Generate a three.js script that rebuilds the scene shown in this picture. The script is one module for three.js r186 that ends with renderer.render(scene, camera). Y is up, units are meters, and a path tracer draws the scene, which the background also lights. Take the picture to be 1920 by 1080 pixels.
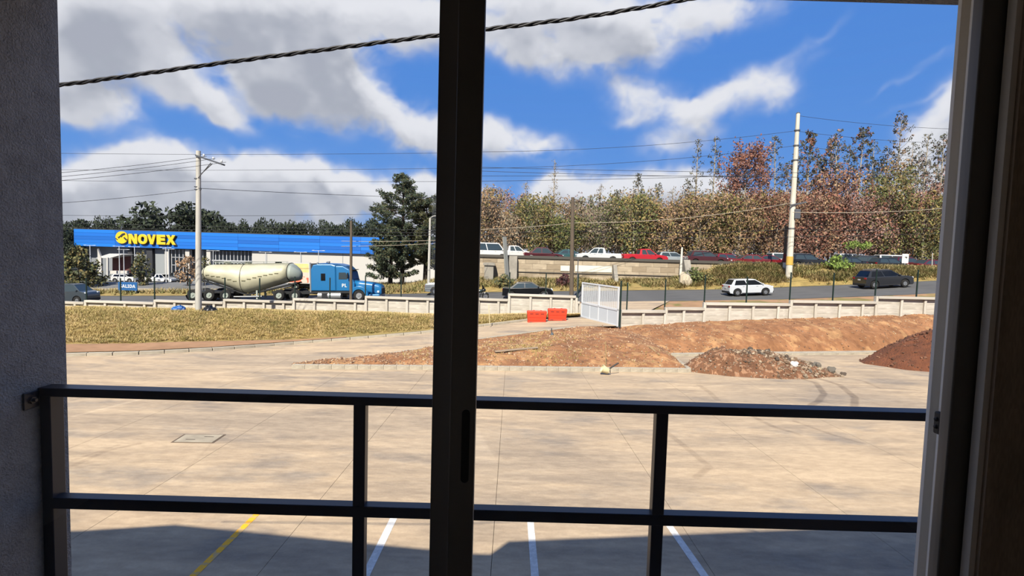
import * as THREE from 'three';
import { mergeGeometries } from 'three/addons/utils/BufferGeometryUtils.js';
import { RoundedBoxGeometry } from 'three/addons/geometries/RoundedBoxGeometry.js';
import { TextGeometry } from 'three/addons/geometries/TextGeometry.js';
import { FontLoader } from 'three/addons/loaders/FontLoader.js';

// ---------------------------------------------------------------- camera
const scene = new THREE.Scene();
const EYE = 4.66, FOCAL = 1000;
const camera = new THREE.PerspectiveCamera(2 * Math.atan(540 / FOCAL) * 180 / Math.PI, 16 / 9, 0.05, 600);
camera.position.set(0, EYE, 0);
camera.rotation.order = 'YXZ';
camera.rotation.set(-3.64 * Math.PI / 180, 0, 1.62 * Math.PI / 180);
camera.updateMatrixWorld();
const renderer = new THREE.WebGLRenderer({ antialias: true });
renderer.toneMapping = THREE.LinearToneMapping;
renderer.toneMappingExposure = 1.0;
renderer.shadowMap.enabled = true;

// ---------------------------------------------------------------- small tools
const V = (x, y, z) => new THREE.Vector3(x, y, z);
function rngOf(seed) { let a = seed >>> 0; return () => { a = (a + 0x6D2B79F5) | 0; let t = Math.imul(a ^ (a >>> 15), 1 | a); t = (t + Math.imul(t ^ (t >>> 7), 61 | t)) ^ t; return ((t ^ (t >>> 14)) >>> 0) / 4294967296; }; }
const LAT = new Float32Array(65536); { const r = rngOf(11); for (let i = 0; i < 65536; i++) LAT[i] = r(); }
const fade = (t) => t * t * (3 - 2 * t);
function vn(x, y) {                                     // value noise 0..1
  const xi = Math.floor(x), yi = Math.floor(y), u = fade(x - xi), v = fade(y - yi);
  const a = LAT[((yi & 255) << 8) | (xi & 255)], b = LAT[((yi & 255) << 8) | ((xi + 1) & 255)], c = LAT[(((yi + 1) & 255) << 8) | (xi & 255)], d = LAT[(((yi + 1) & 255) << 8) | ((xi + 1) & 255)];
  return a + (b - a) * u + (c - a) * v + (a - b - c + d) * u * v;
}
function fbm(x, y, n = 5, g = 0.5) { let s = 0, a = 1, t = 0; for (let i = 0; i < n; i++) { s += a * vn(x, y); t += a; a *= g; x = x * 2.03 + 17.1; y = y * 2.03 + 5.3; } return s / t; }
const clamp = (x, a = 0, b = 1) => Math.min(b, Math.max(a, x));
const sstep = (a, b, x) => fade(clamp((x - a) / (b - a)));
const mix = (a, b, t) => a + (b - a) * t;
const look = (pts, x) => { if (x <= pts[0][0]) return pts[0][1]; for (let i = 1; i < pts.length; i++) if (x <= pts[i][0]) return mix(pts[i - 1][1], pts[i][1], (x - pts[i - 1][0]) / (pts[i][0] - pts[i - 1][0])); return pts[pts.length - 1][1]; };
// surveying: the point that stands at a given distance in front of the building along a sight line
function at(px, py, depth) { const v = V((px - 960) / FOCAL, (540 - py) / FOCAL, -1).applyEuler(camera.rotation); return V(0, EYE, 0).addScaledVector(v, depth / -v.z); }

// ---------------------------------------------------------------- sky (air and clouds) and sun
{
  const W = 4096, Hh = 2048, data = new Uint8Array(W * Hh * 4);
  // cloud masses: [azimuth (right of straight ahead), elevation, half width, half height, tilt, weight] in degrees
  const masses = [
    [-37.33, 16.95, 4.55, 3.42, 0.0, 1.34], [-39.75, 14.98, 2.15, 2.25, 0.0, 1.12], [-35.17, 16.04, 2.82, 1.9, -20.0, 0.9], [-28.29, 20.82, 4.96, 1.67, 0.0, 1.23], [-17.99, 22.39, 9.83, 2.27, 0.0, 1.34],
    [-10.14, 22.6, 6.12, 2.08, 0.0, 1.12], [0.25, 25.19, 6.98, 1.76, 0.0, 1.0], [-21.91, 17.78, 6.15, 4.22, -15.0, 1.68], [-19.44, 15.52, 5.11, 3.04, -10.0, 1.57], [-24.73, 18.7, 4.4, 3.06, 0.0, 1.12],
    [-25.66, 14.93, 3.45, 1.6, -35.0, 0.9], [-31.29, 13.58, 3.8, 1.63, -28.0, 1.23], [-29.21, 12.33, 2.81, 1.16, -20.0, 0.9], [-37.43, 11.42, 2.92, 1.66, -8.0, 1.23], [-39.51, 10.2, 1.85, 1.15, 0.0, 0.78],
    [-12.4, 13.22, 3.51, 1.76, -25.0, 1.01], [-8.84, 11.9, 4.22, 2.05, 0.0, 1.01], [-3.82, 11.77, 4.93, 1.7, 0.0, 0.9], [2.39, 11.42, 3.58, 1.28, -5.0, 0.9], [-2.17, 13.0, 3.28, 1.26, -20.0, 0.6],
    [4.76, 22.97, 7.57, 2.28, 0.0, 1.4], [7.07, 20.39, 4.37, 2.14, 0.0, 1.2], [14.98, 22.58, 6.2, 2.01, 5.0, 1.1], [21.44, 22.85, 3.98, 1.5, 10.0, 0.7], [1.53, 20.39, 3.13, 1.43, -20.0, 0.7],
    [11.41, 20.5, 3.51, 1.87, 0.0, 0.8], [12.15, 15.88, 2.84, 1.64, -10.0, 0.72], [11.71, 13.88, 2.19, 0.79, 0.0, 0.42], [16.15, 14.74, 3.03, 1.31, 0.0, 0.68], [19.92, 15.27, 2.89, 1.49, 15.0, 0.59],
    [23.24, 16.2, 3.25, 1.54, 0.0, 0.77], [25.19, 14.63, 2.2, 1.29, 0.0, 0.59], [17.56, 12.18, 3.85, 1.89, 20.0, 0.51], [15.01, 11.49, 3.4, 1.13, 0.0, 0.3], [25.87, 18.42, 2.57, 0.62, 35.0, 0.25],
    [28.81, 20.18, 2.8, 0.51, 38.0, 0.2], [27.24, 17.82, 2.94, 0.8, 30.0, 0.17], [35.05, 15.68, 2.88, 0.34, 22.0, 0.28], [36.78, 16.82, 2.05, 0.32, 20.0, 0.22], [36.26, 13.83, 2.47, 0.34, 20.0, 0.3],
    [37.8, 11.96, 2.74, 1.68, 35.0, 0.8], [36.51, 9.97, 2.51, 1.96, 30.0, 0.7], [40.11, 12.67, 2.56, 2.83, 20.0, 0.8], [-39.28, 4.73, 2.04, 1.65, 0.0, 1.76], [-36.43, 6.14, 2.19, 1.6, 0.0, 1.89],
    [-32.97, 7.21, 2.37, 1.56, 0.0, 1.89], [-32.19, 5.43, 3.65, 2.12, 0.0, 2.03], [-37.2, 3.61, 4.33, 2.0, 0.0, 1.89], [-28.38, 6.01, 3.06, 1.97, 0.0, 1.62], [-24.75, 6.06, 3.26, 1.93, 0.0, 1.89],
    [-21.38, 6.58, 2.93, 1.61, 0.0, 1.89], [-25.68, 3.97, 6.45, 2.04, 0.0, 1.76], [-17.33, 5.27, 3.61, 1.79, 0.0, 1.76], [-13.63, 4.65, 3.74, 1.83, 0.0, 1.49], [-9.28, 5.95, 3.3, 1.97, 0.0, 1.89],
    [-5.91, 4.7, 4.48, 2.25, 0.0, 1.62], [-33.42, 2.73, 6.35, 1.58, 0.0, 1.62], [-42.84, 4.15, 2.44, 2.31, 0.0, 1.76], [-46.06, 2.64, 2.47, 2.2, 0.0, 1.76], [6.21, 6.59, 2.5, 1.84, 0.0, 2.2],
    [3.13, 5.98, 2.25, 1.58, 0.0, 2.2], [9.85, 6.09, 3.01, 1.7, 0.0, 2.2], [14.17, 6.65, 2.38, 1.52, 0.0, 2.2], [16.81, 6.48, 2.32, 1.64, 0.0, 2.2], [19.38, 6.2, 2.01, 1.48, 0.0, 2.2],
    [10.47, 4.28, 8.71, 1.71, 0.0, 2.2], [23.39, 4.61, 5.71, 1.74, 0.0, 1.22], [30.17, 4.55, 5.5, 1.85, 0.0, 1.35], [36.09, 4.9, 4.43, 2.03, 0.0, 1.35], [39.46, 7.37, 2.67, 2.87, 0.0, 1.08],
    [-0.18, 2.63, 11.24, 1.27, 0.0, 0.94], [28.11, 2.59, 13.23, 1.23, 0.0, 1.22],
    [-34.2, 18.9, 3.4, 1.9, 0.0, 1.0], [-32.6, 16.2, 2.2, 1.2, -25.0, 0.7], [-38.5, 18.5, 3.5, 2.5, 0.0, 0.8], [-30.0, 13.0, 2.6, 1.3, -28.0, 0.7], [-34.5, 20.8, 4.0, 1.6, 0.0, 0.9], [-25.5, 20.5, 3.0, 2.0, 0.0, 0.8],
  ].map((m) => [...m, Math.cos(m[4] * Math.PI / 180), Math.sin(m[4] * Math.PI / 180)]);
  const enc = (c) => Math.round(255 * clamp(c <= 0.0031308 ? c * 12.92 : 1.055 * Math.pow(c, 1 / 2.4) - 0.055));
  const dens = new Float32Array(W * Hh / 2);
  for (let j = 0; j < Hh / 2; j++) {
    const el = (j + 0.5) / Hh * 180, near = masses.filter((m) => Math.abs(el - m[1]) < 3.2 * Math.max(m[2], m[3]));
    for (let i = 0; i < W; i++) {
      let az = (i + 0.5) / W * 360 - 90; if (az > 180) az -= 360;       // 0 = straight ahead (-z)
      const R = Math.cos(el * Math.PI / 180), wz = az * (0.35 + 0.65 * R);
      const wx = wz + 2.4 * (fbm(wz * 0.13 + 40, el * 0.16 + 9, 3) - 0.5) + 1.6 * (fbm(wz * 0.5 + 3, el * 0.5, 3) - 0.5);
      const wy = el + 1.8 * (fbm(wz * 0.13 + 90, el * 0.16 + 70, 3) - 0.5) + 1.3 * (fbm(wz * 0.5 + 31, el * 0.5 + 9, 3) - 0.5);
      let s = 0;
      const inFront = Math.abs(az) < 75 && el < 50;
      if (inFront) for (const m of near) {
        const dx = wx - m[0] * (0.35 + 0.65 * R), dy = wy - m[1], c = m[6], q = m[7];
        const u = (dx * c + dy * q) / m[2], v = (-dx * q + dy * c) / m[3], e = u * u + v * v;
        if (e < 6) s += m[5] * Math.exp(-e * 1.1);
      }
      // the same broken cumulus all the way round
      const far = Math.max(sstep(46, 68, Math.abs(az)), sstep(34, 46, el));
      if (far > 0) s = mix(s, 1.5 * sstep(0.47, 0.66, fbm(wx * 0.035 + 7, wy * 0.06 + 3, 4)) + 0.9 * sstep(10, 5, wy + 8 * (fbm(wx * 0.06, 4.4, 3) - 0.5)), far);
      const n = fbm(wx * 0.28 + 11, wy * 0.36 + 2, 5, 0.55);
      dens[j * W + i] = Math.max(0, s * (0.35 + 1.2 * n) + (n - 0.5) * 0.75 * Math.min(1, s * 2.2)) + 0.8 * sstep(4.6, 1.4, el + 2.4 * (fbm(wz * 0.3, 8.8, 3) - 0.5));
    }
  }
  for (let j = 0; j < Hh; j++) for (let i = 0; i < W; i++) {
    const k = (j * W + i) * 4;
    const el = Math.max(0, (j + 0.5) / Hh * 180 - 90), jj = Math.max(0, j - Hh / 2);
    const h = Math.exp(-el / 11);
    let r = mix(0.075, 0.20, h), g = mix(0.245, 0.43, h), b = mix(0.72, 0.87, h);
    const d = dens[jj * W + i], up = dens[Math.min(Hh / 2 - 1, jj + 14) * W + i], up2 = dens[Math.min(Hh / 2 - 1, jj + 34) * W + i];
    const a = sstep(0.02, 1.05, d) * 0.96, puff = 0.5 + 0.5 * sstep(0.3, 0.7, fbm(i * 0.02, jj * 0.026, 4));
    const shade = sstep(0.3, 1.5, 0.5 * up + 0.5 * up2) * puff;                // sunlit rims, greyer where more cloud lies above
    r = mix(r, mix(0.86, 0.44, shade), a); g = mix(g, mix(0.87, 0.465, shade), a); b = mix(b, mix(0.91, 0.53, shade), a);
    data[k] = enc(r); data[k + 1] = enc(g); data[k + 2] = enc(b); data[k + 3] = 255;
  }
  const t = new THREE.DataTexture(data, W, Hh, THREE.RGBAFormat);
  t.mapping = THREE.EquirectangularReflectionMapping; t.colorSpace = THREE.SRGBColorSpace; t.magFilter = THREE.LinearFilter; t.needsUpdate = true;
  scene.background = t; scene.environment = t;
}
const TO_SUN = V(-0.242, 0.93, 0.97);                     // behind the building, a little to the left, 43 degrees high
const sun = new THREE.DirectionalLight(new THREE.Color().setRGB(1.0, 0.925, 0.79), 10.2);
sun.position.copy(TO_SUN).multiplyScalar(120); sun.castShadow = true;
Object.assign(sun.shadow.camera, { left: -110, right: 110, top: 110, bottom: -110, near: 1, far: 320 }); sun.shadow.mapSize.set(4096, 4096);
scene.add(sun); scene.add(sun.target);

// ---------------------------------------------------------------- builders
const taken = new Map();
function numbered(n) { const k = taken.get(n) ?? 0; taken.set(n, k + 1); return k ? `${n}_${String(k).padStart(3, '0')}` : n; }
function tag(o, label, category, group) { o.userData.label = label; o.userData.category = category; if (group) o.userData.group = group; return o; }
function thing(name, label, category, group, pos, turn = 0) { const o = new THREE.Group(); o.name = numbered(name); if (pos) o.position.copy(pos); o.rotation.y = turn; scene.add(o); return tag(o, label, category, group); }
function fit(list) {
  const gs = (Array.isArray(list) ? list : [list]).map((g) => g.index ? g.toNonIndexed() : g);
  if (gs.length === 1) return gs[0];
  const keep = ['position', 'normal', 'uv'].filter((k) => gs.every((g) => g.attributes[k]));
  return mergeGeometries(gs.map((g) => { const c = new THREE.BufferGeometry(); for (const k of keep) c.setAttribute(k, g.attributes[k]); return c; }));
}
function part(name, geo, m, parent, label) { const o = new THREE.Mesh(fit(geo), m); o.name = name; parent.add(o); if (label) o.userData.label = label; return o; }
function solo(name, geo, m, label, category, group) { const o = new THREE.Mesh(fit(geo), m); o.name = numbered(name); scene.add(o); return tag(o, label, category, group); }
function struct(name, geo, m, label, parent = scene) { const o = new THREE.Mesh(fit(geo), m); o.name = parent === scene ? numbered(name) : name; parent.add(o); if (parent === scene) { o.userData.kind = 'structure'; if (label) { o.userData.label = label; o.userData.category = name.split('_')[0]; } } return o; }
function stuff(o) { o.userData.kind = 'stuff'; return o; }
const bx = (w, h, d, x = 0, y = 0, z = 0) => new THREE.BoxGeometry(w, h, d).translate(x, y, z);
const box = (x0, x1, y0, y1, z0, z1) => bx(Math.abs(x1 - x0), Math.abs(y1 - y0), Math.abs(z1 - z0), (x0 + x1) / 2, (y0 + y1) / 2, (z0 + z1) / 2);
const rbx = (w, h, d, r, x = 0, y = 0, z = 0, n = 2) => new RoundedBoxGeometry(w, h, d, n, r).translate(x, y, z);
function rod(a, b, r0, r1 = r0, n = 8) {
  const d = b.clone().sub(a), L = d.length(), g = new THREE.CylinderGeometry(r1, r0, L, n);
  g.applyQuaternion(new THREE.Quaternion().setFromUnitVectors(V(0, 1, 0), d.normalize())); return g.translate((a.x + b.x) / 2, (a.y + b.y) / 2, (a.z + b.z) / 2);
}
function beam(a, b, w, h) { const d = b.clone().sub(a), L = d.length(), g = new THREE.BoxGeometry(w, h, L); const m = new THREE.Matrix4().lookAt(a, b, V(0, 1, 0)); g.applyMatrix4(m); return g.translate((a.x + b.x) / 2, (a.y + b.y) / 2, (a.z + b.z) / 2); }
const tube = (pts, r, seg = 24, n = 6, closed = false) => new THREE.TubeGeometry(new THREE.CatmullRomCurve3(pts, closed), seg, r, n, closed);
function extr(pts, depth, bevel = 0, z = 0) { const s = new THREE.Shape(pts.map((p) => new THREE.Vector2(p[0], p[1]))); const g = new THREE.ExtrudeGeometry(s, { depth: depth - 2 * bevel, bevelEnabled: bevel > 0, bevelThickness: bevel, bevelSize: bevel, bevelOffset: -bevel, bevelSegments: 2, curveSegments: 10 }); return g.translate(0, 0, z - depth / 2 + bevel); }
// a surface between two edge lines, sampled nu x nv; shape(u, v, point) may move a point
function strip(A, B, nu, nv, shape, uvScale = 1) {
  const ca = new THREE.CurvePath(), g = new THREE.BufferGeometry(), pos = [], uv = [], idx = [];
  const samp = (L, u) => { const t = u * (L.length - 1), i = Math.min(L.length - 2, Math.floor(t)), f = t - i; return L[i].clone().lerp(L[i + 1], f); };
  for (let j = 0; j <= nv; j++) for (let i = 0; i <= nu; i++) {
    const u = i / nu, v = j / nv, p = samp(A, u).lerp(samp(B, u), v); if (shape) shape(u, v, p);
    pos.push(p.x, p.y, p.z); uv.push(p.x * uvScale, -p.z * uvScale);
  }
  const w = nu + 1; for (let j = 0; j < nv; j++) for (let i = 0; i < nu; i++) { const a = j * w + i; idx.push(a, a + 1, a + w, a + 1, a + w + 1, a + w); }
  g.setAttribute('position', new THREE.Float32BufferAttribute(pos, 3)); g.setAttribute('uv', new THREE.Float32BufferAttribute(uv, 2)); g.setIndex(idx); g.computeVertexNormals();
  let up = 0; for (let i = 1; i < g.attributes.normal.array.length; i += 3) up += g.attributes.normal.array[i];
  if (up < 0) { for (let i = 0; i < idx.length; i += 3) { const k = idx[i]; idx[i] = idx[i + 1]; idx[i + 1] = k; } g.setIndex(idx); g.computeVertexNormals(); }
  g.userData = { nu, nv, pos }; return g;
}
function heightIn(g, x, z) {                               // height of a strip at a plan position
  const { nu, nv, pos } = g.userData, w = nu + 1, P = (k) => [pos[k * 3], pos[k * 3 + 1], pos[k * 3 + 2]];
  const tri = (a, b, c) => { const d = (b[2] - c[2]) * (a[0] - c[0]) + (c[0] - b[0]) * (a[2] - c[2]); if (Math.abs(d) < 1e-12) return null; const s = ((b[2] - c[2]) * (x - c[0]) + (c[0] - b[0]) * (z - c[2])) / d, t = ((c[2] - a[2]) * (x - c[0]) + (a[0] - c[0]) * (z - c[2])) / d; return s >= -1e-6 && t >= -1e-6 && s + t <= 1 + 1e-6 ? s * a[1] + t * b[1] + (1 - s - t) * c[1] : null; };
  for (let j = 0; j < nv; j++) for (let i = 0; i < nu; i++) { const k = j * w + i, a = P(k), b = P(k + 1), c = P(k + w), d = P(k + w + 1); if (Math.min(a[0], b[0], c[0], d[0]) > x || Math.max(a[0], b[0], c[0], d[0]) < x) continue; const h = tri(a, b, c) ?? tri(b, d, c); if (h !== null) return h; }
  return null;
}
function tex(w, h, f, srgb = true, rep) {                  // f(u, v) -> [r, g, b] 0..255 or a grey 0..255
  const d = new Uint8Array(w * h * 4);
  for (let j = 0; j < h; j++) for (let i = 0; i < w; i++) { const c = f((i + 0.5) / w, (j + 0.5) / h), k = (j * w + i) * 4; if (typeof c === 'number') d[k] = d[k + 1] = d[k + 2] = clamp(c, 0, 255); else { d[k] = clamp(c[0], 0, 255); d[k + 1] = clamp(c[1], 0, 255); d[k + 2] = clamp(c[2], 0, 255); } d[k + 3] = 255; }
  const t = new THREE.DataTexture(d, w, h, THREE.RGBAFormat); t.magFilter = THREE.LinearFilter; t.minFilter = THREE.LinearMipmapLinearFilter; t.generateMipmaps = true; t.wrapS = t.wrapT = THREE.RepeatWrapping; if (srgb) t.colorSpace = THREE.SRGBColorSpace; if (rep) t.repeat.set(rep[0], rep[1]); t.needsUpdate = true; return t;
}
// noise that repeats with period p (in lattice cells)
function tn(x, y, p, s = 0) { const xi = Math.floor(x), yi = Math.floor(y), u = fade(x - xi), v = fade(y - yi), L = (a, b) => LAT[(((((b % p) + p) % p + s * 37) & 255) << 8) | ((((a % p) + p) % p + s * 91) & 255)]; const a = L(xi, yi), b = L(xi + 1, yi), c = L(xi, yi + 1), d = L(xi + 1, yi + 1); return a + (b - a) * u + (c - a) * v + (a - b - c + d) * u * v; }
function tfbm(u, v, p, n, s = 0, g = 0.55) { let r = 0, a = 1, t = 0; for (let i = 0; i < n; i++) { r += a * tn(u * p, v * p, p, s + i); t += a; a *= g; p *= 2; } return r / t; }
let REFLECT = 1;                                           // share of a swatch's brightness that the surface reflects
const swatch = (c) => (c.isColor ? c : new THREE.Color(c).multiplyScalar(REFLECT));
const mat = (color, roughness = 0.8, metalness = 0, more = {}) => new THREE.MeshStandardMaterial({ color: swatch(color), roughness, metalness, side: THREE.DoubleSide, ...more });

const grainTex = tex(512, 512, (u, v) => 205 + 50 * tfbm(u, v, 16, 5, 1) + 26 * (tn(u * 256, v * 256, 256, 3) - 0.5) - 22);
const patchTex = tex(512, 512, (u, v) => 186 + 69 * tfbm(u, v, 5, 6, 2));
const stuccoBump = tex(512, 512, (u, v) => 255 * (0.55 * tn(u * 96, v * 96, 96, 4) + 0.45 * tn(u * 210, v * 210, 210, 5)), false);
const roughBump = tex(512, 512, (u, v) => 255 * tfbm(u, v, 12, 6, 6), false);
const rep = (t, x, y = x) => { const c = t.clone(); c.repeat.set(x, y); c.needsUpdate = true; return c; };

// ================================================================ THE SETTING: the room, its window and the building
const mStucco = mat(0xb9b4ae, 0.95, 0, { map: rep(grainTex, 1.5), bumpMap: rep(stuccoBump, 2.2), bumpScale: 0.004 });
// texture coordinates in metres for boxes, so that the render keeps its grain on every face
const metric = (g) => { const p = g.attributes.position, n = g.attributes.normal, uv = g.attributes.uv; for (let i = 0; i < p.count; i++) { const ax = Math.abs(n.getX(i)), ay = Math.abs(n.getY(i)); uv.setXY(i, ax > 0.5 ? p.getZ(i) : p.getX(i), ay > 0.5 ? p.getZ(i) : p.getY(i)); } return g; };
const mInner = mat(0xc9b296, 0.9, 0, { map: rep(grainTex, 1) });
const mRoom = mat(0xe2d6c4, 0.9);
const mFloor = mat(0xa09282, 0.6);
const mFrame = mat(0x6e6860, 0.45, 0.0);
const mTrack = mat(0xeee8dc, 0.55, 0.0);
const mRail = mat(0x25242c, 0.4, 0.0);
const mBlack = mat(0x0b0b0c, 0.6);
const mGlass = new THREE.MeshPhysicalMaterial({ color: 0xffffff, roughness: 0.0, transmission: 1, thickness: 0, ior: 1.45, side: THREE.DoubleSide });
{
  const L = at(121, 540, 1.66).x, Rr = at(1860, 540, 1.15).x, XR = 1.42, HEAD = at(1700, 7, 1.66).y, FL = 3.2;
  const zo = -1.66, zi = -1.12;                                    // outer and inner face of the front wall
  // front wall round the opening (the reveal on the left and the lintel are what the photograph shows)
  struct('wall_front', [
    box(-14, L, -0.05, 6.0, zo, zi), box(Rr, 14, -0.05, 6.0, -1.27, zi), box(XR, 14, -0.05, 6.0, zo, -1.27),
    box(L, XR, -0.05, FL - 0.02, zo, -1.27), box(L, Rr, -0.05, FL - 0.02, -1.27, zi), box(L, XR, HEAD, 6.0, zo, -1.27), box(L, Rr, HEAD, 6.0, -1.27, zi)].map(metric), mStucco, 'grey stucco wall with rough reveal round the balcony window');
  // roof edge whose outline the shadow on the yard shows: a low gable on the left, a notch, a rising parapet on the right
  const prof = [[-14, 5.7], [-8.9, 6.58], [-7.6, 6.85], [-2.15, 6.22], [-1.9, 6.22], [-1.72, 6.62], [4.5, 7.42], [6.0, 7.35], [14, 6.6], [14, 5.95], [-14, 5.95]];
  prof[0][1] = 6.0;
  struct('trim_1', extr(prof, 5.3).translate(0, 0, zo + 2.65), mStucco, 'grey roof parapet of the building');
  // the room behind
  const x0 = -2.4, x1 = 2.3, zb = 3.4, cy = 5.95;
  struct('floor', box(x0 - 0.15, x1 + 0.15, FL - 0.2, FL - 0.02, zi, zb), mFloor, 'plain floor of the room');
  struct('ceiling', box(x0 - 0.15, x1 + 0.15, cy, cy + 0.06, zi, zb), mRoom, 'plain ceiling of the room');
  struct('wall_left', box(x0 - 0.15, x0, FL - 0.02, cy, zi, zb), mRoom, 'plain wall of the room on the left');
  struct('wall_right', box(x1, x1 + 0.15, FL - 0.02, cy, zi, zb), mRoom, 'plain wall of the room on the right');
  // the room's other window, a tall narrow one behind the camera: daylight from it shows on the inner faces of the frames
  const bx0 = -0.96, bx1 = -0.54, by0 = 3.3, by1 = 5.3;
  struct('wall_back', [box(x0 - 0.15, bx0, FL - 0.02, cy, zb, zb + 0.15), box(bx1, x1 + 0.15, FL - 0.02, cy, zb, zb + 0.15), box(bx0, bx1, FL - 0.02, by0, zb, zb + 0.15), box(bx0, bx1, by1, cy, zb, zb + 0.15)], mRoom, 'plain wall at the back of the room');
  const w2 = new THREE.Group(); w2.name = 'window_2'; scene.add(w2); w2.userData = { kind: 'structure', label: 'window in the back wall of the room', category: 'window' };
  part('frame', [box(bx0, bx1, by0, by0 + 0.05, zb + 0.05, zb + 0.1), box(bx0, bx1, by1 - 0.05, by1, zb + 0.05, zb + 0.1), box(bx0, bx0 + 0.05, by0 + 0.05, by1 - 0.05, zb + 0.05, zb + 0.1), box(bx1 - 0.05, bx1, by0 + 0.05, by1 - 0.05, zb + 0.05, zb + 0.1)], mFrame, w2); part('pane', box(bx0 + 0.05, bx1 - 0.05, by0 + 0.05, by1 - 0.05, zb + 0.073, zb + 0.077), mGlass, w2);
  const jx = at(1867, 540, 1.125).x;
  struct('trim_2', box(jx, Rr + 0.6, FL - 0.02, cy, zi + 0.001, zi + 0.012), mInner, 'dark brown painted wall face beside the window');

  // ---- the sliding window: fixed frame, outer sash on the left, inner sash on the right
  const win = new THREE.Group(); win.name = 'window_1'; scene.add(win); win.userData = { kind: 'structure', label: 'dark aluminium sliding balcony window with two glass sashes', category: 'window' };
  const rx = at(1785, 540, 1.212).x;                                 // face of the track ribs on the right jamb
  const d0 = 1.258, d1 = 1.248, d2 = 1.222, d3 = 1.204, d4 = 1.14;
  const cx = rx + 0.022, top = HEAD + 0.0, yb = FL - 0.02, hh = top - yb;
  part('frame', [box(cx, Rr, yb, top, -d0, -d4), box(rx, cx, yb, top, -d0, -d1), box(rx, cx, yb, top, -d2, -d3), box(L, Rr, yb, yb + 0.03, -d0, -d4), box(L, Rr, top - 0.045, top, -d0, -d4), box(L, L + 0.04, yb, top, -d0, -d4)], mTrack, win, 'grey brown aluminium window frame with track ribs');
  part('jamb_lining', box(at(1852, 540, 1.13).x, Rr, yb, top, -d4 + 0.001, zi + 0.002), mat(0xe8e0d2, 0.75), win, 'light grey lining strip beside the frame');
  part('striker', [rbx(0.012, 0.052, 0.02, 0.004, rx - 0.004, at(1760, 793, 1.213).y, -1.213), new THREE.SphereGeometry(0.005, 10, 8).translate(rx - 0.011, at(1760, 786, 1.213).y, -1.213), new THREE.SphereGeometry(0.005, 10, 8).translate(rx - 0.011, at(1760, 800, 1.213).y, -1.213)], mBlack, win, 'black latch striker');
  // outer sash
  const lx0 = at(816, 540, 1.235).x, lx1 = lx0 + 0.06;
  const outer = part('outer_sash', [rbx(0.06, hh - 0.06, 0.03, 0.003, lx0 + 0.03, yb + hh / 2, -1.235), box(L + 0.04, lx0, yb + 0.03, yb + 0.09, -1.25, -1.22), box(L + 0.04, lx0, top - 0.1, top - 0.045, -1.25, -1.22), box(L + 0.04, L + 0.09, yb + 0.03, top - 0.045, -1.25, -1.22)], mFrame, win, 'dark sash with meeting stile');
  part('pane', box(L + 0.07, lx0 + 0.01, yb + 0.07, top - 0.07, -1.237, -1.233), mGlass, outer, 'clear glass pane');
  // inner sash
  const sx0 = at(850, 540, 1.165).x, sx1 = at(898, 540, 1.165).x, tx0 = at(1791, 540, 1.165).x;
  const inner = part('inner_sash', [rbx(sx1 - sx0, hh - 0.06, 0.03, 0.003, (sx0 + sx1) / 2, yb + hh / 2, -1.165), rbx(cx - tx0 + 0.03, hh - 0.06, 0.03, 0.004, (tx0 + cx + 0.03) / 2, yb + hh / 2, -1.165), box(sx1, tx0, yb + 0.03, yb + 0.09, -1.18, -1.15), box(sx1, tx0, top - 0.1, top - 0.045, -1.18, -1.15)], mFrame, win, 'dark sash with flush pull on its stile');
  part('pane', box(sx1 - 0.01, tx0 + 0.01, yb + 0.07, top - 0.07, -1.167, -1.163), mGlass, inner, 'clear glass pane');
  const h0 = at(872, 768, 1.15), h1 = at(870, 905, 1.15), hw = 0.0088;
  const pill = new THREE.Shape(); pill.absarc(0, 0, hw, 0, Math.PI); pill.absarc(0, -(h0.y - h1.y) + 2 * hw, hw, Math.PI, 2 * Math.PI);
  part('flush_pull', new THREE.ExtrudeGeometry(pill, { depth: 0.0015, bevelEnabled: false }).translate(at(872, 836, 1.15).x + 0.0005, h0.y - hw, -1.1505), mBlack, inner, 'black recessed pull');

  // ---- the balcony railing outside
  const rl = thing('balcony_railing', 'black metal balcony railing with two horizontal bars outside the window', 'railing', null, V(0, 0, 0));
  const dr = 1.58, z = -dr, yt = at(960, 756, dr).y, ym = at(960, 963, dr).y, s = 0.036, xl = L, xr = XR;
  const tube4 = (x0, x1, y0, y1, z0, z1) => { const g = new RoundedBoxGeometry(x1 - x0, y1 - y0, z1 - z0, 2, 0.003); return g.translate((x0 + x1) / 2, (y0 + y1) / 2, (z0 + z1) / 2); };
  part('top_rail', tube4(xl, xr, yt - 0.013, yt + 0.013, z - 0.026, z + 0.026), mRail, rl);
  part('middle_rail', tube4(xl, xr, ym - s / 2 + 0.002, ym + s / 2, z - 0.02, z + 0.02), mRail, rl);
  part('bottom_rail', tube4(xl, xr, FL + 0.1, FL + 0.136, z - 0.018, z + 0.018), mRail, rl);
  for (const px of [676, 1236]) { const x = at(px, 850, dr).x; part('post', tube4(x - s / 2, x + s / 2, FL + 0.0, yt - 0.013, z - 0.018, z + 0.018), mRail, rl); }
  part('end_post', tube4(xl, xl + 0.032, FL - 0.0, yt - 0.013, z - 0.03, z + 0.02), mRail, rl);
  part('end_post', tube4(xr - 0.032, xr, FL, yt - 0.013, z - 0.018, z + 0.018), mRail, rl);
  const b = at(97, 757, 1.5); part('anchor_bolt', [rod(V(xl, b.y, z + 0.05), V(xl + 0.012, b.y, z + 0.05), 0.011, 0.011, 6), rod(V(xl + 0.012, b.y, z + 0.05), V(xl + 0.02, b.y, z + 0.05), 0.005), rbx(0.006, 0.05, 0.05, 0.002, xl + 0.003, b.y, z + 0.05)], mRail, rl, 'bolt holding the railing to the wall');
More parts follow.
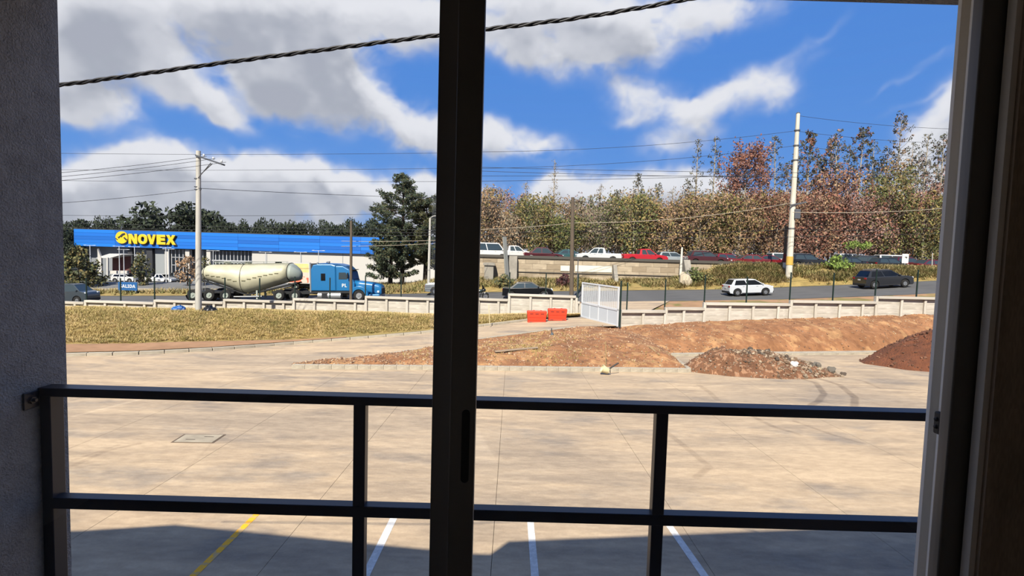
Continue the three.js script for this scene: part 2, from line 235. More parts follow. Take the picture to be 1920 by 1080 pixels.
  struct('trim_3', box(L, XR, FL - 0.04, FL - 0.0, -1.66, -1.27), mat(0x77746e, 0.9), 'concrete sill under the railing');

  // ---- service cable in front of the house
  const cpts = [at(-900, 262, 3.5), at(-300, 206, 3.35), at(117, 159, 3.25), at(400, 120, 3.22), at(820, 66, 3.2), at(1100, 31, 3.18), at(1280, 0, 3.16), at(1500, -44, 3.1), V(4.2, 6.55, -1.68)];
  const curve = new THREE.CatmullRomCurve3(cpts), N = 700;
  const strand = (ph, r, off) => { const pts = []; for (let i = 0; i <= N; i++) { const p = curve.getPointAt(i / N), a = ph + i * 0.42; pts.push(V(p.x, p.y + off * Math.sin(a), p.z + off * Math.cos(a))); } return new THREE.TubeGeometry(new THREE.CatmullRomCurve3(pts), N * 2, r, 6); };
  const cab = thing('service_cable', 'thick black twisted service cable crossing the sky near the window', 'cable');
  for (let k = 0; k < 3; k++) part('conductor', strand(k * 2.094, k === 2 ? 0.0045 : 0.0068, 0.0072), mat(0x101014, 0.55), cab);
}

REFLECT = 0.63;

// ================================================================ THE SETTING: yard, bank, drive, road and terraces
const yardY = (d) => -0.025 * d;
const onYard = (px, py) => { const a = at(px, py, 1), k = (a.y - EYE); const d = -EYE / (k + 0.025); return at(px, py, d); };
// ---- concrete yard: cast slabs with open joints
const YX0 = -24, YX1 = 26, YD0 = 1.7, YD1 = 34.5;
let yardColour;
const yardTex = (() => {
  const w = 2048, h = 1344, marks = [];
  const arc = (list, width, dark) => { const pts = list.map(([a, b]) => { const p = onYard(a, b); return [p.x, -p.z]; }); for (let i = 0; i < pts.length - 1; i++) marks.push([...pts[i], ...pts[i + 1], width, dark]); };
  // tyre marks on the slab, and scrapes of lighter cement
  arc([[1488, 706], [1530, 718], [1545, 738], [1535, 752], [1520, 760]], 0.16, -34); arc([[1520, 705], [1575, 722], [1603, 745], [1602, 762]], 0.17, -36);
  arc([[1560, 704], [1620, 715], [1650, 728], [1740, 733]], 0.12, -22); arc([[1590, 722], [1740, 726]], 0.1, -18);
  arc([[1310, 722], [1330, 735], [1345, 750]], 0.14, -20); arc([[1250, 810], [1300, 850], [1330, 875], [1305, 895]], 0.12, -18); arc([[1400, 775], [1450, 800], [1500, 815]], 0.12, -22); arc([[1490, 790], [1560, 815], [1620, 832]], 0.1, -20);
  arc([[140, 872], [200, 845], [260, 832]], 0.1, -18); arc([[140, 862], [220, 835]], 0.08, -14); arc([[430, 795], [380, 850], [330, 900]], 0.05, -10);
  arc([[140, 780], [230, 757], [290, 742]], 0.12, 18); arc([[372, 702], [480, 692], [560, 688]], 0.3, 16); arc([[420, 715], [540, 700]], 0.15, 14); arc([[1215, 728], [1310, 726], [1400, 718]], 0.1, 16);
  const cells = new Map(); for (const m of marks) { for (let x = Math.floor(Math.min(m[0], m[2]) - 1); x <= Math.max(m[0], m[2]) + 1; x++) for (let y = Math.floor(Math.min(m[1], m[3]) - 1); y <= Math.max(m[1], m[3]) + 1; y++) { const k = x + '_' + y; if (!cells.has(k)) cells.set(k, []); cells.get(k).push(m); } }
  const colour = (x, d, u, v) => {
    const broad = fbm(x * 0.16 + 3, d * 0.33 + 8, 4), streak = fbm(x * 0.55 + 0.5 * fbm(x * 0.2, d * 0.6, 2), d * 2.6 + 20, 5, 0.6), fine = fbm(x * 5 + 9, d * 14, 3), spot = fbm(x * 0.42 + 60, d * 0.8 + 12, 5, 0.6);
    // fine cement dust and washed-in soil lie in drifts over grey concrete
    const soil = sstep(0.3, 0.72, 0.55 * broad + 0.45 * streak), grey = sstep(0.54, 0.8, spot) * 0.62;
    let c = [mix(204, 232, soil), mix(190, 212, soil), mix(166, 178, soil)];
    c = [mix(c[0], 166, grey), mix(c[1], 160, grey), mix(c[2], 150, grey)];
    const n = 40 * (streak - 0.5) + 34 * (fine - 0.5) + 10 * (LAT[((Math.floor(v * h) & 255) << 8) | (Math.floor(u * w) & 255)] - 0.5);
    let m = 0; const list = cells.get(Math.floor(x) + '_' + Math.floor(d));
    if (list) for (const q of list) { const ex = q[2] - q[0], ey = q[3] - q[1], s = clamp(((x - q[0]) * ex + (d - q[1]) * ey) / (ex * ex + ey * ey)), dd = Math.hypot(x - q[0] - s * ex, d - q[1] - s * ey); const k = (1 - sstep(q[4] * 0.5, q[4], dd)) * q[5] * (0.45 + 0.9 * fbm(x * 3, d * 4, 3)); if (Math.abs(k) > Math.abs(m)) m = k; }
    return [0.88 * (c[0] + n + m), 0.845 * (c[1] + n + m), 0.82 * (c[2] + n * 0.9 + m * 0.9)];
  };
  yardColour = colour;
  const t = tex(w, h, (u, v) => colour(mix(YX0, YX1, u), mix(0, YD1, v), u, v));
  t.wrapS = t.wrapT = THREE.ClampToEdgeWrapping; return t;
})();
const mYard = mat(0xffffff, 0.92, 0, { map: yardTex, bumpMap: rep(roughBump, 60, 40), bumpScale: 0.003 });
const yard = new THREE.Group(); yard.name = 'yard'; scene.add(yard); yard.userData = { kind: 'structure', label: 'wide sunlit concrete yard cast in slabs', category: 'yard' };
struct('subgrade', strip([V(-60, -0.3 - 0.02, 3), V(60, -0.3 - 0.02, 3)], [V(-60, -1.4, -44), V(60, -1.4, -44)], 2, 2), mat(0x5a4c3e, 1), null, yard);
const slabOf = (x0, x1, d0, d1) => {
  const g = new THREE.BoxGeometry(x1 - x0, 0.16, d1 - d0), p = g.attributes.position, uv = g.attributes.uv;
  for (let i = 0; i < p.count; i++) { const x = p.getX(i) + (x0 + x1) / 2, d = (d0 + d1) / 2 - p.getZ(i); p.setXYZ(i, x, p.getY(i) - 0.08 + yardY(d), -d); uv.setXY(i, (x - YX0) / (YX1 - YX0), d / YD1); }
  g.computeVertexNormals(); return g;
};
{
  const xs = []; for (let x = -24.35; x < 26.5; x += 3.45) xs.push(x); const ds = [1.67, 5.4, 11.2, 16.8, 22.4, 28, 34.4];
  for (let i = 0; i + 1 < xs.length; i++) for (let j = 0; j + 1 < ds.length; j++) part('slab', slabOf(xs[i] + 0.004, xs[i + 1] - 0.004, ds[j] + 0.004, ds[j + 1] - 0.004), mYard, yard);
}
// ---- edges shared by the pieces of ground
const drvL = [onYard(550, 646), at(700, 634, 31), at(810, 624, 32), at(900, 613, 33.5), at(1000, 601, 36), at(1087, 595, 38)];
const drvR = [onYard(550, 690), at(700, 669, 26.2), at(810, 652, 28), at(900, 637, 29.2), at(1000, 624, 30.7), at(1085, 613.5, 32.3)];
const footL = [onYard(-260, 690), onYard(0, 674), onYard(130, 668), onYard(250, 665), onYard(400, 657), ...drvL];
for (const p of [...footL, ...drvL]) p.y += 0;
const roadY = (x) => look([[-90, -2.2], [-60, -1.5], [-21, -0.34], [1, 0.7], [21.5, 1.5], [34.5, 2.35], [60, 4.3], [110, 8]], x);
const roadAt = (x, d) => V(x, roadY(x) + (d - 50) * 0.035, -d);
const roadNear = [], roadFar = []; for (let x = -90; x <= 110; x += 5) { roadNear.push(roadAt(x, 45.5)); roadFar.push(roadAt(x, 54.5)); }

const mDirt = mat(0xffffff, 1, 0, { map: tex(1024, 1024, (u, v) => { const n = tfbm(u, v, 6, 7, 3, 0.6), m = tfbm(u, v, 24, 5, 9), s = sstep(0.56, 0.68, tfbm(u, v, 10, 5, 12)); return [mix(128, 182, n) + 56 * (m - 0.5) + 26 * s, mix(86, 130, n) + 48 * (m - 0.5) + 29 * s, mix(54, 88, n) + 38 * (m - 0.5) + 22 * s]; }, true, [0.16, 0.16]), bumpMap: rep(roughBump, 0.7), bumpScale: 0.05 });
const mGrassSoil = mat(0xffffff, 1, 0, { map: tex(512, 512, (u, v) => { const n = tfbm(u, v, 8, 6, 5, 0.65), m = tfbm(u, v, 5, 4, 8); return [mix(142, 196, n) - 10 * m, mix(118, 166, n), mix(66, 100, n)]; }, true, [0.2, 0.2]), bumpMap: rep(roughBump, 1.1), bumpScale: 0.05 });
const mVerge2 = mat(0xffffff, 1, 0, { map: tex(512, 512, (u, v) => { const n = tfbm(u, v, 8, 6, 25, 0.6); return [mix(150, 190, n), mix(114, 148, n), mix(82, 112, n)]; }, true, [0.3, 0.3]) });
const mConc = mat(0xc4b79e, 0.9, 0, { map: rep(patchTex, 0.35), bumpMap: rep(roughBump, 1.5), bumpScale: 0.004 });
const mKerb = mat(0xd6cbb6, 0.9, 0, { map: rep(patchTex, 0.9) });
const mAsph = mat(0x70706f, 0.9, 0, { map: rep(patchTex, 0.12, 0.5), bumpMap: rep(roughBump, 2), bumpScale: 0.004 });

// ---- drive rising from the yard to the gate and on to the road
{
  const up = (L) => L.map((p, i) => V(p.x, p.y + (i ? 0.02 : 0.004), p.z));
  const gL = drvL.concat([at(1090, 594, 38.4), roadAt(6.2, 45.4)]), gR = drvR.concat([at(1157, 612, 33.2), roadAt(13.5, 45.4)]);
  const g = strip(up(gR), up(gL), 60, 14), q = g.attributes.position, w = g.attributes.uv; for (let i = 0; i < q.count; i++) w.setXY(i, (q.getX(i) + 13) / 30, (-q.getZ(i) - 21) / 26);
  const dt = tex(1024, 896, (u, v) => yardColour(mix(-13, 17, u), mix(21, 47, v), u, v));
  struct('driveway', g, mat(0xffffff, 0.92, 0, { map: dt }), 'pale concrete drive rising to the white gate');
}
// ---- grass bank between yard and boundary wall
const bankFoot = footL.map((p) => V(p.x, p.y + 0.14, p.z - 0.2));
const bankTop = [[-260, 560], [0, 572], [130, 579], [250, 583], [400, 586], [550, 590], [700, 592], [810, 593], [900, 590], [1000, 589], [1084, 588]].map(([px, py], i) => { const d = [42.5, 41.5, 40.6, 40.4, 40.2, 40, 39.8, 39.6, 39.4, 39.2, 39][i]; return at(px, py + 6, d); });
const bank = strip(bankFoot, bankTop, 110, 30, (u, v, p) => {
  const hump = look([[0, 1.0], [0.45, 1.0], [0.6, 0.75], [0.75, 0.35], [1, 0.0]], u);
  p.y += hump * (1.14 * sstep(0, 0.46, v) * (1 - sstep(0.5, 1, v))) + 0.1 * (fbm(p.x * 0.6, p.z * 0.6, 3) - 0.5) * Math.sin(Math.PI * v) + 0.05 * (fbm(p.x * 2, p.z * 2, 2) - 0.5) * (v > 0.02 ? 1 : 0);
});
{ // bare soil along the foot of the bank
  const { nu, pos } = bank.userData, w = nu + 1, row = (j, dy) => { const L = []; for (let i = 12; i <= 62; i++) { const k = (Math.round(j * (1 - 0.75 * sstep(45, 62, i))) * w + i) * 3, k2 = i * 3, s = j ? clamp(1 - 0.9 * sstep(38, 62, i)) : 0; L.push(V(mix(pos[k2], pos[(j * w + i) * 3], s), mix(pos[k2 + 1], pos[(j * w + i) * 3 + 1], s) + dy, mix(pos[k2 + 2], pos[(j * w + i) * 3 + 2], s))); } return L; };
  struct('bare_strip', strip(row(0, 0.02), row(3, 0.05), 100, 6, (u, v, p) => { if (v > 0.9) { p.z += 0.5 * (fbm(p.x * 0.9, 2.2, 3) - 0.5); p.y -= 0.09; } }), mVerge2, 'strip of bare brown soil at the foot of the bank');
}
struct('grass_bank', bank, mGrassSoil, 'dry grass bank below the boundary wall');
// ---- bare earth: island beside the drive and the slope up to the right-hand wall
const earthA = [[550, 690], [700, 691], [850, 692.5], [1000, 694], [1150, 695.5], [1290, 697], [1250, 667], [1370, 665], [1640, 662], [1900, 655], [2300, 648]].map(([a, b]) => { const p = onYard(a, b); p.y += 0.13; return p; });
const wallBaseR = [at(1160, 612, 33.6), at(1320, 603, 35), at(1600, 594, 37.2), at(1760, 589, 38.3), at(2100, 580, 40)];
const earthB = [drvR[0].clone().add(V(0.05, 0.13, 0)), ...drvR.slice(1).map((p) => p.clone().add(V(0.1, 0.06, 0.1))), ...wallBaseR.map((p) => p.clone().add(V(0, 0, -0.3)))];
earthB.splice(1, 0); while (earthB.length > earthA.length) earthB.splice(earthB.length - 1, 1);
const earth = strip(earthA, earthB, 260, 56, (u, v, p) => {
  const bump = Math.sin(Math.PI * Math.pow(v, 0.8)) * look([[0, 0.1], [0.3, 0.28], [0.5, 0.3], [0.6, 0.25], [0.75, 0.55], [1, 0.8]], u);
  const k = sstep(0, 0.08, v) * (1 - sstep(0.94, 1, v));
  p.y += bump + k * (0.34 * (fbm(p.x * 0.5 + 4, p.z * 0.5, 4) - 0.5) + 0.16 * (fbm(p.x * 2.1, p.z * 2.1, 3) - 0.5));
}, 1);
struct('earth_slope', earth, mDirt, 'bare reddish brown earth beside the drive and below the wall');
// ---- verge behind the wall, road, far verge
const mVerge = mat(0xffffff, 1, 0, { map: tex(512, 512, (u, v) => { const n = tfbm(u, v, 8, 6, 15, 0.6), m = sstep(0.5, 0.65, tfbm(u, v, 4, 4, 18)); return [mix(150, 192, n) - 40 * m, mix(118, 150, n) - 12 * m, mix(84, 112, n) - 32 * m]; }, true, [0.12, 0.12]) });
const vergeNear = strip([-90, -45, -33, -20, -10, 3.2, 7.5, 13, 24, 32, 60, 110].map((x, i) => V(x, [-2.6, -1.6, -1.0, -0.9, -0.8, -0.2, 0.25, 0.5, 0.9, 1.4, 2.5, 5][i], -[43, 42.5, 41.6, 41, 40.6, 39.4, 37, 35.6, 37.6, 39, 41, 42][i])), [-90, -45, -33, -20, -10, 3.2, 7.5, 13, 24, 32, 60, 110].map((x) => roadAt(x, 45.6).add(V(0, -0.02, 0))), 60, 8);
struct('verge', vergeNear, mVerge, 'earth verge between boundary wall and road');
const road = strip(roadNear, roadFar, 120, 12, null);
struct('road', road, mAsph, 'grey asphalt road climbing to the right behind the wall');
const LOT = 4.3, LOTS = 3.92, EDGE = 60.2;                 // top of the wall, surface of the lot behind it
const xEdge = (px) => at(px, 495, EDGE).x;
// far verge: low grass on the left, the foot of the retaining wall in the middle, an overgrown slope on the right
const fvA = [], fvB = [], xs2 = []; for (let x = -90; x <= 110; x += 2.5) xs2.push(x);
for (const x of xs2) {
  fvA.push(roadAt(x, 54.4).add(V(0, 0.02, 0)));
  const low = look([[-110, -1.22], [-12, 0.48], [-8, 1.5], [-4, 1.75], [8, 1.95], [17, 2.15], [20.5, 2.6], [23, LOT - 0.1], [110, LOT - 0.05]], x);
  fvB.push(V(x, x > 66 ? Math.max(low, roadY(x)) : low, -look([[-110, 61.9], [-12, 66.1], [-6, EDGE], [110, EDGE + 0.4]], x)));
}
const farVerge = strip(fvA, fvB, 240, 14, (u, v, p) => { p.y += 0.16 * Math.sin(Math.PI * v) * (fbm(p.x * 0.7, p.z * 0.7, 3) - 0.35) + (p.x > 18 ? 0.35 * Math.sin(Math.PI * v) : 0); });
{ // asphalt apron of the store drive, on the left
  const { nu, nv, pos } = farVerge.userData, w = nu + 1, row = (j) => { const L = []; for (let i = 0; i <= nu; i++) { const k = (j * w + i) * 3; if (pos[k] > -62 && pos[k] < -25) L.push(V(pos[k], pos[k + 1] + 0.09, pos[k + 2])); } return L; };
  struct('store_drive', strip(row(5), row(nv), 40, 6, (u, v, p) => { p.y += 0.03 * Math.sin(Math.PI * v); }), mat(0x8a8a88, 0.95, 0, { map: rep(patchTex, 0.1) }), 'grey asphalt drive into the store forecourt');
  kerbRun('kerb_store', 'pale kerb along the store drive', row(5).filter((p, i) => i % 5 === 0), 1.2, 0.3, 0.24, 0.0);
}
struct('road_bank', farVerge, mGrassSoil, 'weedy bank on the far side of the road');
const lot = strip([V(-8, LOTS, -EDGE - 0.3), V(110, LOTS, -EDGE - 0.3)], [V(-8, LOTS + 0.4, -150), V(110, LOTS + 0.4, -150)], 8, 8);
struct('car_park', lot, mat(0x8d7f6c, 1, 0, { map: rep(patchTex, 0.1) }), 'raised car park above the retaining wall');
struct('terrace_side', [box(-8.2, -7.8, -1, LOT, -150, -EDGE)], mConc, 'concrete side of the raised car park');
const store0 = strip([V(-110, -1.2, -61.8), V(-12, 0.5, -66)], [V(-175, -3.9, -113), V(-9, -3.3, -113)], 16, 16);
struct('store_ground', strip([V(-175, -3.9, -112.9), V(-9, -3.3, -112.9)], [V(-220, -3.6, -175), V(-9, -3.2, -175)], 4, 4), mat(0x5c5a3a, 1), 'ground under and behind the blue store');
struct('store_forecourt', store0, mat(0x7d7c79, 0.95, 0, { map: rep(patchTex, 0.08) }), 'grey parking area in front of the blue store');
struct('field', strip([V(-300, -4.2, 20), V(300, -4.2, 20)], [V(-300, -4.2, -420), V(300, -4.2, -420)], 4, 4), mat(0x5c5a3a, 1), 'open ground beyond the buildings');

// ---- kerb stones
function kerbRun(name, label, pts, len, w, h, lift = 0) {
  const k = new THREE.Group(); k.name = name; scene.add(k); k.userData = { kind: 'structure', label, category: 'kerb' };
  const c = new THREE.CatmullRomCurve3(pts, false, 'centripetal'), L = c.getLength(), n = Math.round(L / len);
  const stone = new RoundedBoxGeometry(len - 0.008, h, w, 1, 0.012);
  for (let i = 0; i < n; i++) { const a = c.getPointAt(i / n), b = c.getPointAt((i + 1) / n), o = new THREE.Mesh(stone, mKerb); o.name = 'kerb_stone'; o.position.copy(a).lerp(b, 0.5); o.position.y += lift; const d = b.clone().sub(a); o.rotation.order = 'YZX'; o.rotation.set(0, Math.atan2(-d.z, d.x), Math.atan2(d.y, Math.hypot(d.x, d.z))); k.add(o); }
  return k;
}
kerbRun('kerb_island', 'pale kerb stones along the front of the earth island', [[548, 691], [850, 693.5], [1290, 698]].map(([a, b]) => onYard(a, b)), 0.56, 0.22, 0.34, 0.02);
kerbRun('kerb_corner', 'pale kerb stones at the right end of the island', [[1292, 698], [1252, 668]].map(([a, b]) => onYard(a, b)), 0.56, 0.2, 0.34, 0.02);
kerbRun('kerb_slope', 'pale concrete edging at the foot of the earth slope', [[1252, 667], [1370, 666], [1640, 663], [1900, 656]].map(([a, b]) => onYard(a, b)), 1.1, 0.5, 0.3, 0.0);
kerbRun('kerb_bank', 'pale kerb along the foot of the grass bank', footL.slice(1, 10).map((p) => p.clone()), 1.0, 0.22, 0.3, 0.0);
kerbRun('kerb_drive', 'low kerb between drive and bare earth', drvR.map((p) => p.clone().add(V(0, -0.03, 0))), 0.9, 0.16, 0.22, 0.0);

// ---- painted parking lines and the chamber cover
function paintLine(name, a, b, w, m, label) {
  const p = onYard(...a), q = onYard(...b), d = q.clone().sub(p); d.y = 0; d.normalize(); const s = V(d.z, 0, -d.x).multiplyScalar(w / 2);
  const g = strip([p.clone().sub(s), p.clone().add(s)].map((v) => V(v.x, yardY(-v.z) + 0.004, v.z)), [q.clone().sub(s), q.clone().add(s)].map((v) => V(v.x, yardY(-v.z) + 0.004, v.z)), 2, 12);
  return solo(name, g, m, label, 'parking line', 'parking lines');
}
const mWhiteP = mat(new THREE.Color(0xeceae4), 0.8, 0, { map: rep(grainTex, 1.2) }), mYellowP = mat(new THREE.Color(0xe8e8e8), 0.8, 0, { map: tex(256, 256, (u, v) => { const w = sstep(0.5, 0.62, tfbm(u, v, 9, 5, 4, 0.7)); return [mix(250, 200, w), mix(180, 165, w), mix(22, 110, w)]; }, true, [1.3, 1.3]) });
{
  const far = (a, b, t) => [a[0] + (b[0] - a[0]) * t, a[1] + (b[1] - a[1]) * t];
  paintLine('parking_line', [484, 962], far([484, 962], [362, 1080], 1.45), 0.11, mYellowP, 'worn yellow parking line painted on the concrete yard');
  paintLine('parking_line', [739, 970], far([739, 970], [685, 1080], 1.5), 0.13, mWhiteP, 'white parking line just left of the dark window stiles');
  paintLine('parking_line', [994.5, 976], far([994.5, 976], [1003, 1080], 1.5), 0.12, mWhiteP, 'white parking line just right of the dark window stiles');
  paintLine('parking_line', [1255, 986], far([1255, 986], [1321, 1080], 1.5), 0.13, mWhiteP, 'white parking line nearest the right railing post');
  const c = [[320, 830], [345, 814.5], [424, 815], [400, 831]].map(([a, b]) => onYard(a, b));
  const cov = thing('chamber_cover', 'square concrete chamber cover set flush in the yard', 'manhole cover');
  const quad = (k, dy, th) => { const m = c[0].clone().add(c[2]).multiplyScalar(0.5), q = c.map((p) => m.clone().lerp(p, k)); const s = new THREE.Shape(q.map((p) => new THREE.Vector2(p.x, -p.z))); const g = new THREE.ExtrudeGeometry(s, { depth: th, bevelEnabled: false }); g.rotateX(-Math.PI / 2); const pp = g.attributes.position; for (let i = 0; i < pp.count; i++) pp.setY(i, pp.getY(i) + yardY(-pp.getZ(i)) + dy); g.computeVertexNormals(); return g; };
  part('frame', quad(1, -0.02, 0.026), mat(0x6b5946, 0.9), cov, 'rusty steel frame'); part('lid', quad(0.9, -0.015, 0.026), mat(0xd2c4aa, 0.9, 0, { map: rep(patchTex, 0.9) }), cov, 'pale concrete lid');
  const m = c[0].clone().add(c[2]).multiplyScalar(0.5); for (const k of [-0.35, 0.4]) { const a = m.clone().lerp(c[k < 0 ? 0 : 2], Math.abs(k) * 0.9); part('lifting_slot', box(a.x - 0.12, a.x + 0.12, yardY(-a.z) + 0.009, yardY(-a.z) + 0.0135, a.z - 0.015, a.z + 0.015), mat(0x4d4236, 0.9), cov); }
}

// ================================================================ BOUNDARY WALLS, FENCE POSTS, GATE
const mPrecast = mat(0xeee6d8, 0.9, 0, { map: rep(patchTex, 0.7), bumpMap: rep(roughBump, 2), bumpScale: 0.004 });
const mPrecast2 = mat(0xe4dccd, 0.9, 0, { map: rep(patchTex, 0.55) });
const mPrecast3 = mat(0xf4ecde, 0.9, 0, { map: rep(patchTex, 0.8) });
const precast = [mPrecast, mPrecast2, mPrecast3];
// a run of precast wall: level sections that step with the ground; each has posts, planks and a cap
function wallRun(group, sections, depthAt, baseDrop) {
  let k = 0;
  for (const s of sections) {
    const yTop = at((s.px[0] + s.px[s.px.length - 1]) / 2, s.top, depthAt((s.px[0] + s.px[s.px.length - 1]) / 2)).y, yLow = yTop - baseDrop, capH = 0.16;
    const pts = s.px.map((p) => { const d = depthAt(p), a = at(p, s.top, d); return V(a.x, 0, a.z); });
    pts.forEach((p, i) => { const first = i === 0; part('post', bx(0.17, baseDrop - (first ? 0 : capH), 0.26, p.x, yLow + (baseDrop - (first ? 0 : capH)) / 2, p.z), precast[(k + i) % 3], group); });
    for (let i = 0; i + 1 < pts.length; i++) {
      const a = pts[i], b = pts[i + 1], L = a.distanceTo(b), ang = Math.atan2(-(b.z - a.z), b.x - a.x), mid = a.clone().lerp(b, 0.5);
      const rows = 4, ph = (baseDrop - capH) / rows;
      for (let r = 0; r < rows; r++) { const g = new THREE.BoxGeometry(Math.max(0.1, L - 0.17), ph - 0.012, 0.06); const o = part('plank', g, precast[(i * 5 + r * 2 + k) % 3], group); o.position.set(mid.x, yLow + ph * (r + 0.5), mid.z - 0.05); o.rotation.y = ang; }
    }
    const a = pts[0], b = pts[pts.length - 1], L = a.distanceTo(b), cap = part('cap', new THREE.BoxGeometry(L - 0.09, capH, 0.36), precast[k % 3], group);
    cap.position.copy(a).lerp(b, 0.5); cap.position.y = yTop - capH / 2; cap.rotation.y = Math.atan2(-(b.z - a.z), b.x - a.x);
    k++;
  }
}
const dLeft = (px) => look([[-300, 42.5], [130, 40.6], [700, 39.8], [1084, 39]], px), dRight = (px) => look([[1160, 33.6], [1320, 35], [1600, 37.2], [1760, 38.3], [2100, 40]], px);
{
  const wl = thing('boundary_wall', 'low stepped precast concrete wall behind the dry grass bank', 'wall', 'boundary walls');
  const S = (px, top) => ({ px, top });
  const step = (x0, x1) => { const w = x1 - x0; return [x0, x0 + w * 0.285, x0 + w * 0.57, x0 + w * 0.855, x1]; };
  wallRun(wl, [S([-110, -73, -36, 1, 30], 563.5), S(step(31, 161), 564), S(step(162, 291), 564.6), S(step(292, 421), 563.8), S(step(422, 551), 562.5), S(step(552, 686), 561), S(step(687, 822), 557), S(step(823, 954), 558.5), S([955, 995, 1033, 1072, 1081], 552.3)], dLeft, 1.55);
  wallRun(wl, [S([1082, 1088], 565)], dLeft, 1.0);
  const wr = thing('boundary_wall', 'low stepped precast concrete wall between bare earth and road', 'wall', 'boundary walls');
  wallRun(wr, [S([1163, 1206, 1247], 581.5), S([1249, 1282, 1320], 576.5), S([1321, 1368, 1412, 1459, 1481], 568), S([1483, 1529, 1574, 1617, 1642], 564), S([1643, 1690, 1734, 1780, 1830], 557), S([1831, 1880, 1930, 1980], 552), S([1981, 2030, 2080, 2130], 546)], dRight, 1.6);
  // green fence posts standing on the walls
  const mPost = mat(0x16302a, 0.5, 0.3);
  const place = (px, y0, y1, d, label, thick = 0.078) => { const back = thick > 0.08 ? 0 : 0.42, b = at(px, y0, d + back), a = at(px, y1, d + back); if (back) a.y = (heightIn(vergeNear, a.x, a.z) ?? a.y - 1) - 0.0; const p = thing('fence_post', label, 'fence post', 'green fence posts', V(a.x, a.y, a.z)); part('tube', rbx(thick, b.y - a.y, thick, 0.01, 0, (b.y - a.y) / 2, 0), mPost, p); part('cap', rbx(thick + 0.012, 0.03, thick + 0.012, 0.008, 0, b.y - a.y, 0), mPost, p); part('base_plate', rbx(0.16, 0.012, 0.16, 0.004, 0, 0.006, 0), mPost, p); };
  const near = ['in front of the leafy shrub', 'in front of the blue exit sign', 'right of the blue exit sign', 'just left of the round concrete pole', 'at the rear of the cream tank', 'below the middle of the cream tank', 'at the front of the cream tank', 'in front of the blue sleeper cab', 'in front of the blue hood', 'in front of the dark conifer'];
  [[162.5, 521, 563], [226.5, 522, 564], [290, 520, 563.5], [356, 522, 564.5], [422, 521, 562], [487, 522, 563], [553, 519, 561], [618.5, 521, 563], [685, 517, 559.5], [752, 518, 556]].forEach(([px, a, b], i) => place(px, a, b, dLeft(px), `slim green fence post on the left wall ${near[i]}`));
  const near2 = ['at the rear of the black sedan', 'in front of the black sedan', 'left of the white gate'];
  [[955, 511, 553], [1023, 512, 552], [1083, 514, 566]].forEach(([px, a, b], i) => place(px, a, b, dLeft(px), `slim green fence post on the left wall ${near2[i]}`));
  const near3 = ['just right of the gate', 'second right of the gate', 'third right of the gate', 'in front of the white hatchback', 'in front of the leaning pale pole', 'between hatchback and dark SUV', 'in front of the dark SUV', 'at the nose of the dark SUV'];
  [[1175, 530, 581], [1246, 524, 581], [1320, 516, 573], [1399, 519, 567.5], [1480, 511, 569], [1561, 512, 563], [1640, 505, 564], [1718, 506, 556]].forEach(([px, a, b], i) => place(px, a, b, dRight(px), `slim green fence post on the right wall ${near3[i]}`));
  place(1161.5, 527, 612, 33.05, 'taller dark green gate post beside the right end of the gate', 0.1);

  // white sliding gate
  const A = at(1089.5, 595.5, 38), B = at(1158, 611.5, 33.2), yb = Math.min(A.y, B.y) + 0.05, Ht = 2.5;
  const dir = V(B.x - A.x, 0, B.z - A.z), L = dir.length(), gate = thing('yard_gate', 'white metal yard gate with bars above and sheet below', 'gate', null, V(A.x, yb, A.z), Math.atan2(-dir.z, dir.x));
  const mGate = mat(0xe4e9ee, 0.55, 0.05), mSheet = mat(0xd5dee6, 0.55, 0.05), fr = 0.09, mid = 1.05;
  part('frame', [box(0, L, 0, fr, -0.04, 0.04), box(0, L, Ht - fr, Ht, -0.04, 0.04), box(0, L, mid - 0.06, mid + 0.05, -0.04, 0.04), box(0, fr, fr, Ht - fr, -0.04, 0.04), box(L - fr, L, fr, Ht - fr, -0.04, 0.04), box(L / 2 - 0.045, L / 2 + 0.045, fr, Ht - fr, -0.04, 0.04)], mGate, gate);
  for (let i = 0; i < 4; i++) { const w = (L - 2 * fr) / 4; part('sheet_panel', box(fr + i * w + 0.008, fr + (i + 1) * w - 0.008, fr, mid - 0.06, -0.012, 0.012), mSheet, gate); part('stiffener', box(fr + i * w - 0.015, fr + i * w + 0.015, fr, mid - 0.06, 0.012, 0.03), mGate, gate); }
  const nb = 34; for (let i = 1; i < nb; i++) { const x = fr + (L - 2 * fr) * i / nb; part('bar', box(x - 0.011, x + 0.011, mid + 0.05, Ht - fr, -0.014, 0.014), mGate, gate); }
  for (const x of [0.4, L - 0.4]) part('roller', rod(V(x, 0.01, -0.03), V(x, 0.01, 0.03), 0.05, 0.05, 12), mat(0x333333, 0.6, 0.4), gate);
  solo('gate_rail', beam(A.clone().setY(yb - 0.075), B.clone().setY(yb - 0.075), 0.12, 0.06), mat(0x2a2a2a, 0.7, 0.4), 'dark floor rail under the white gate', 'gate rail');
}
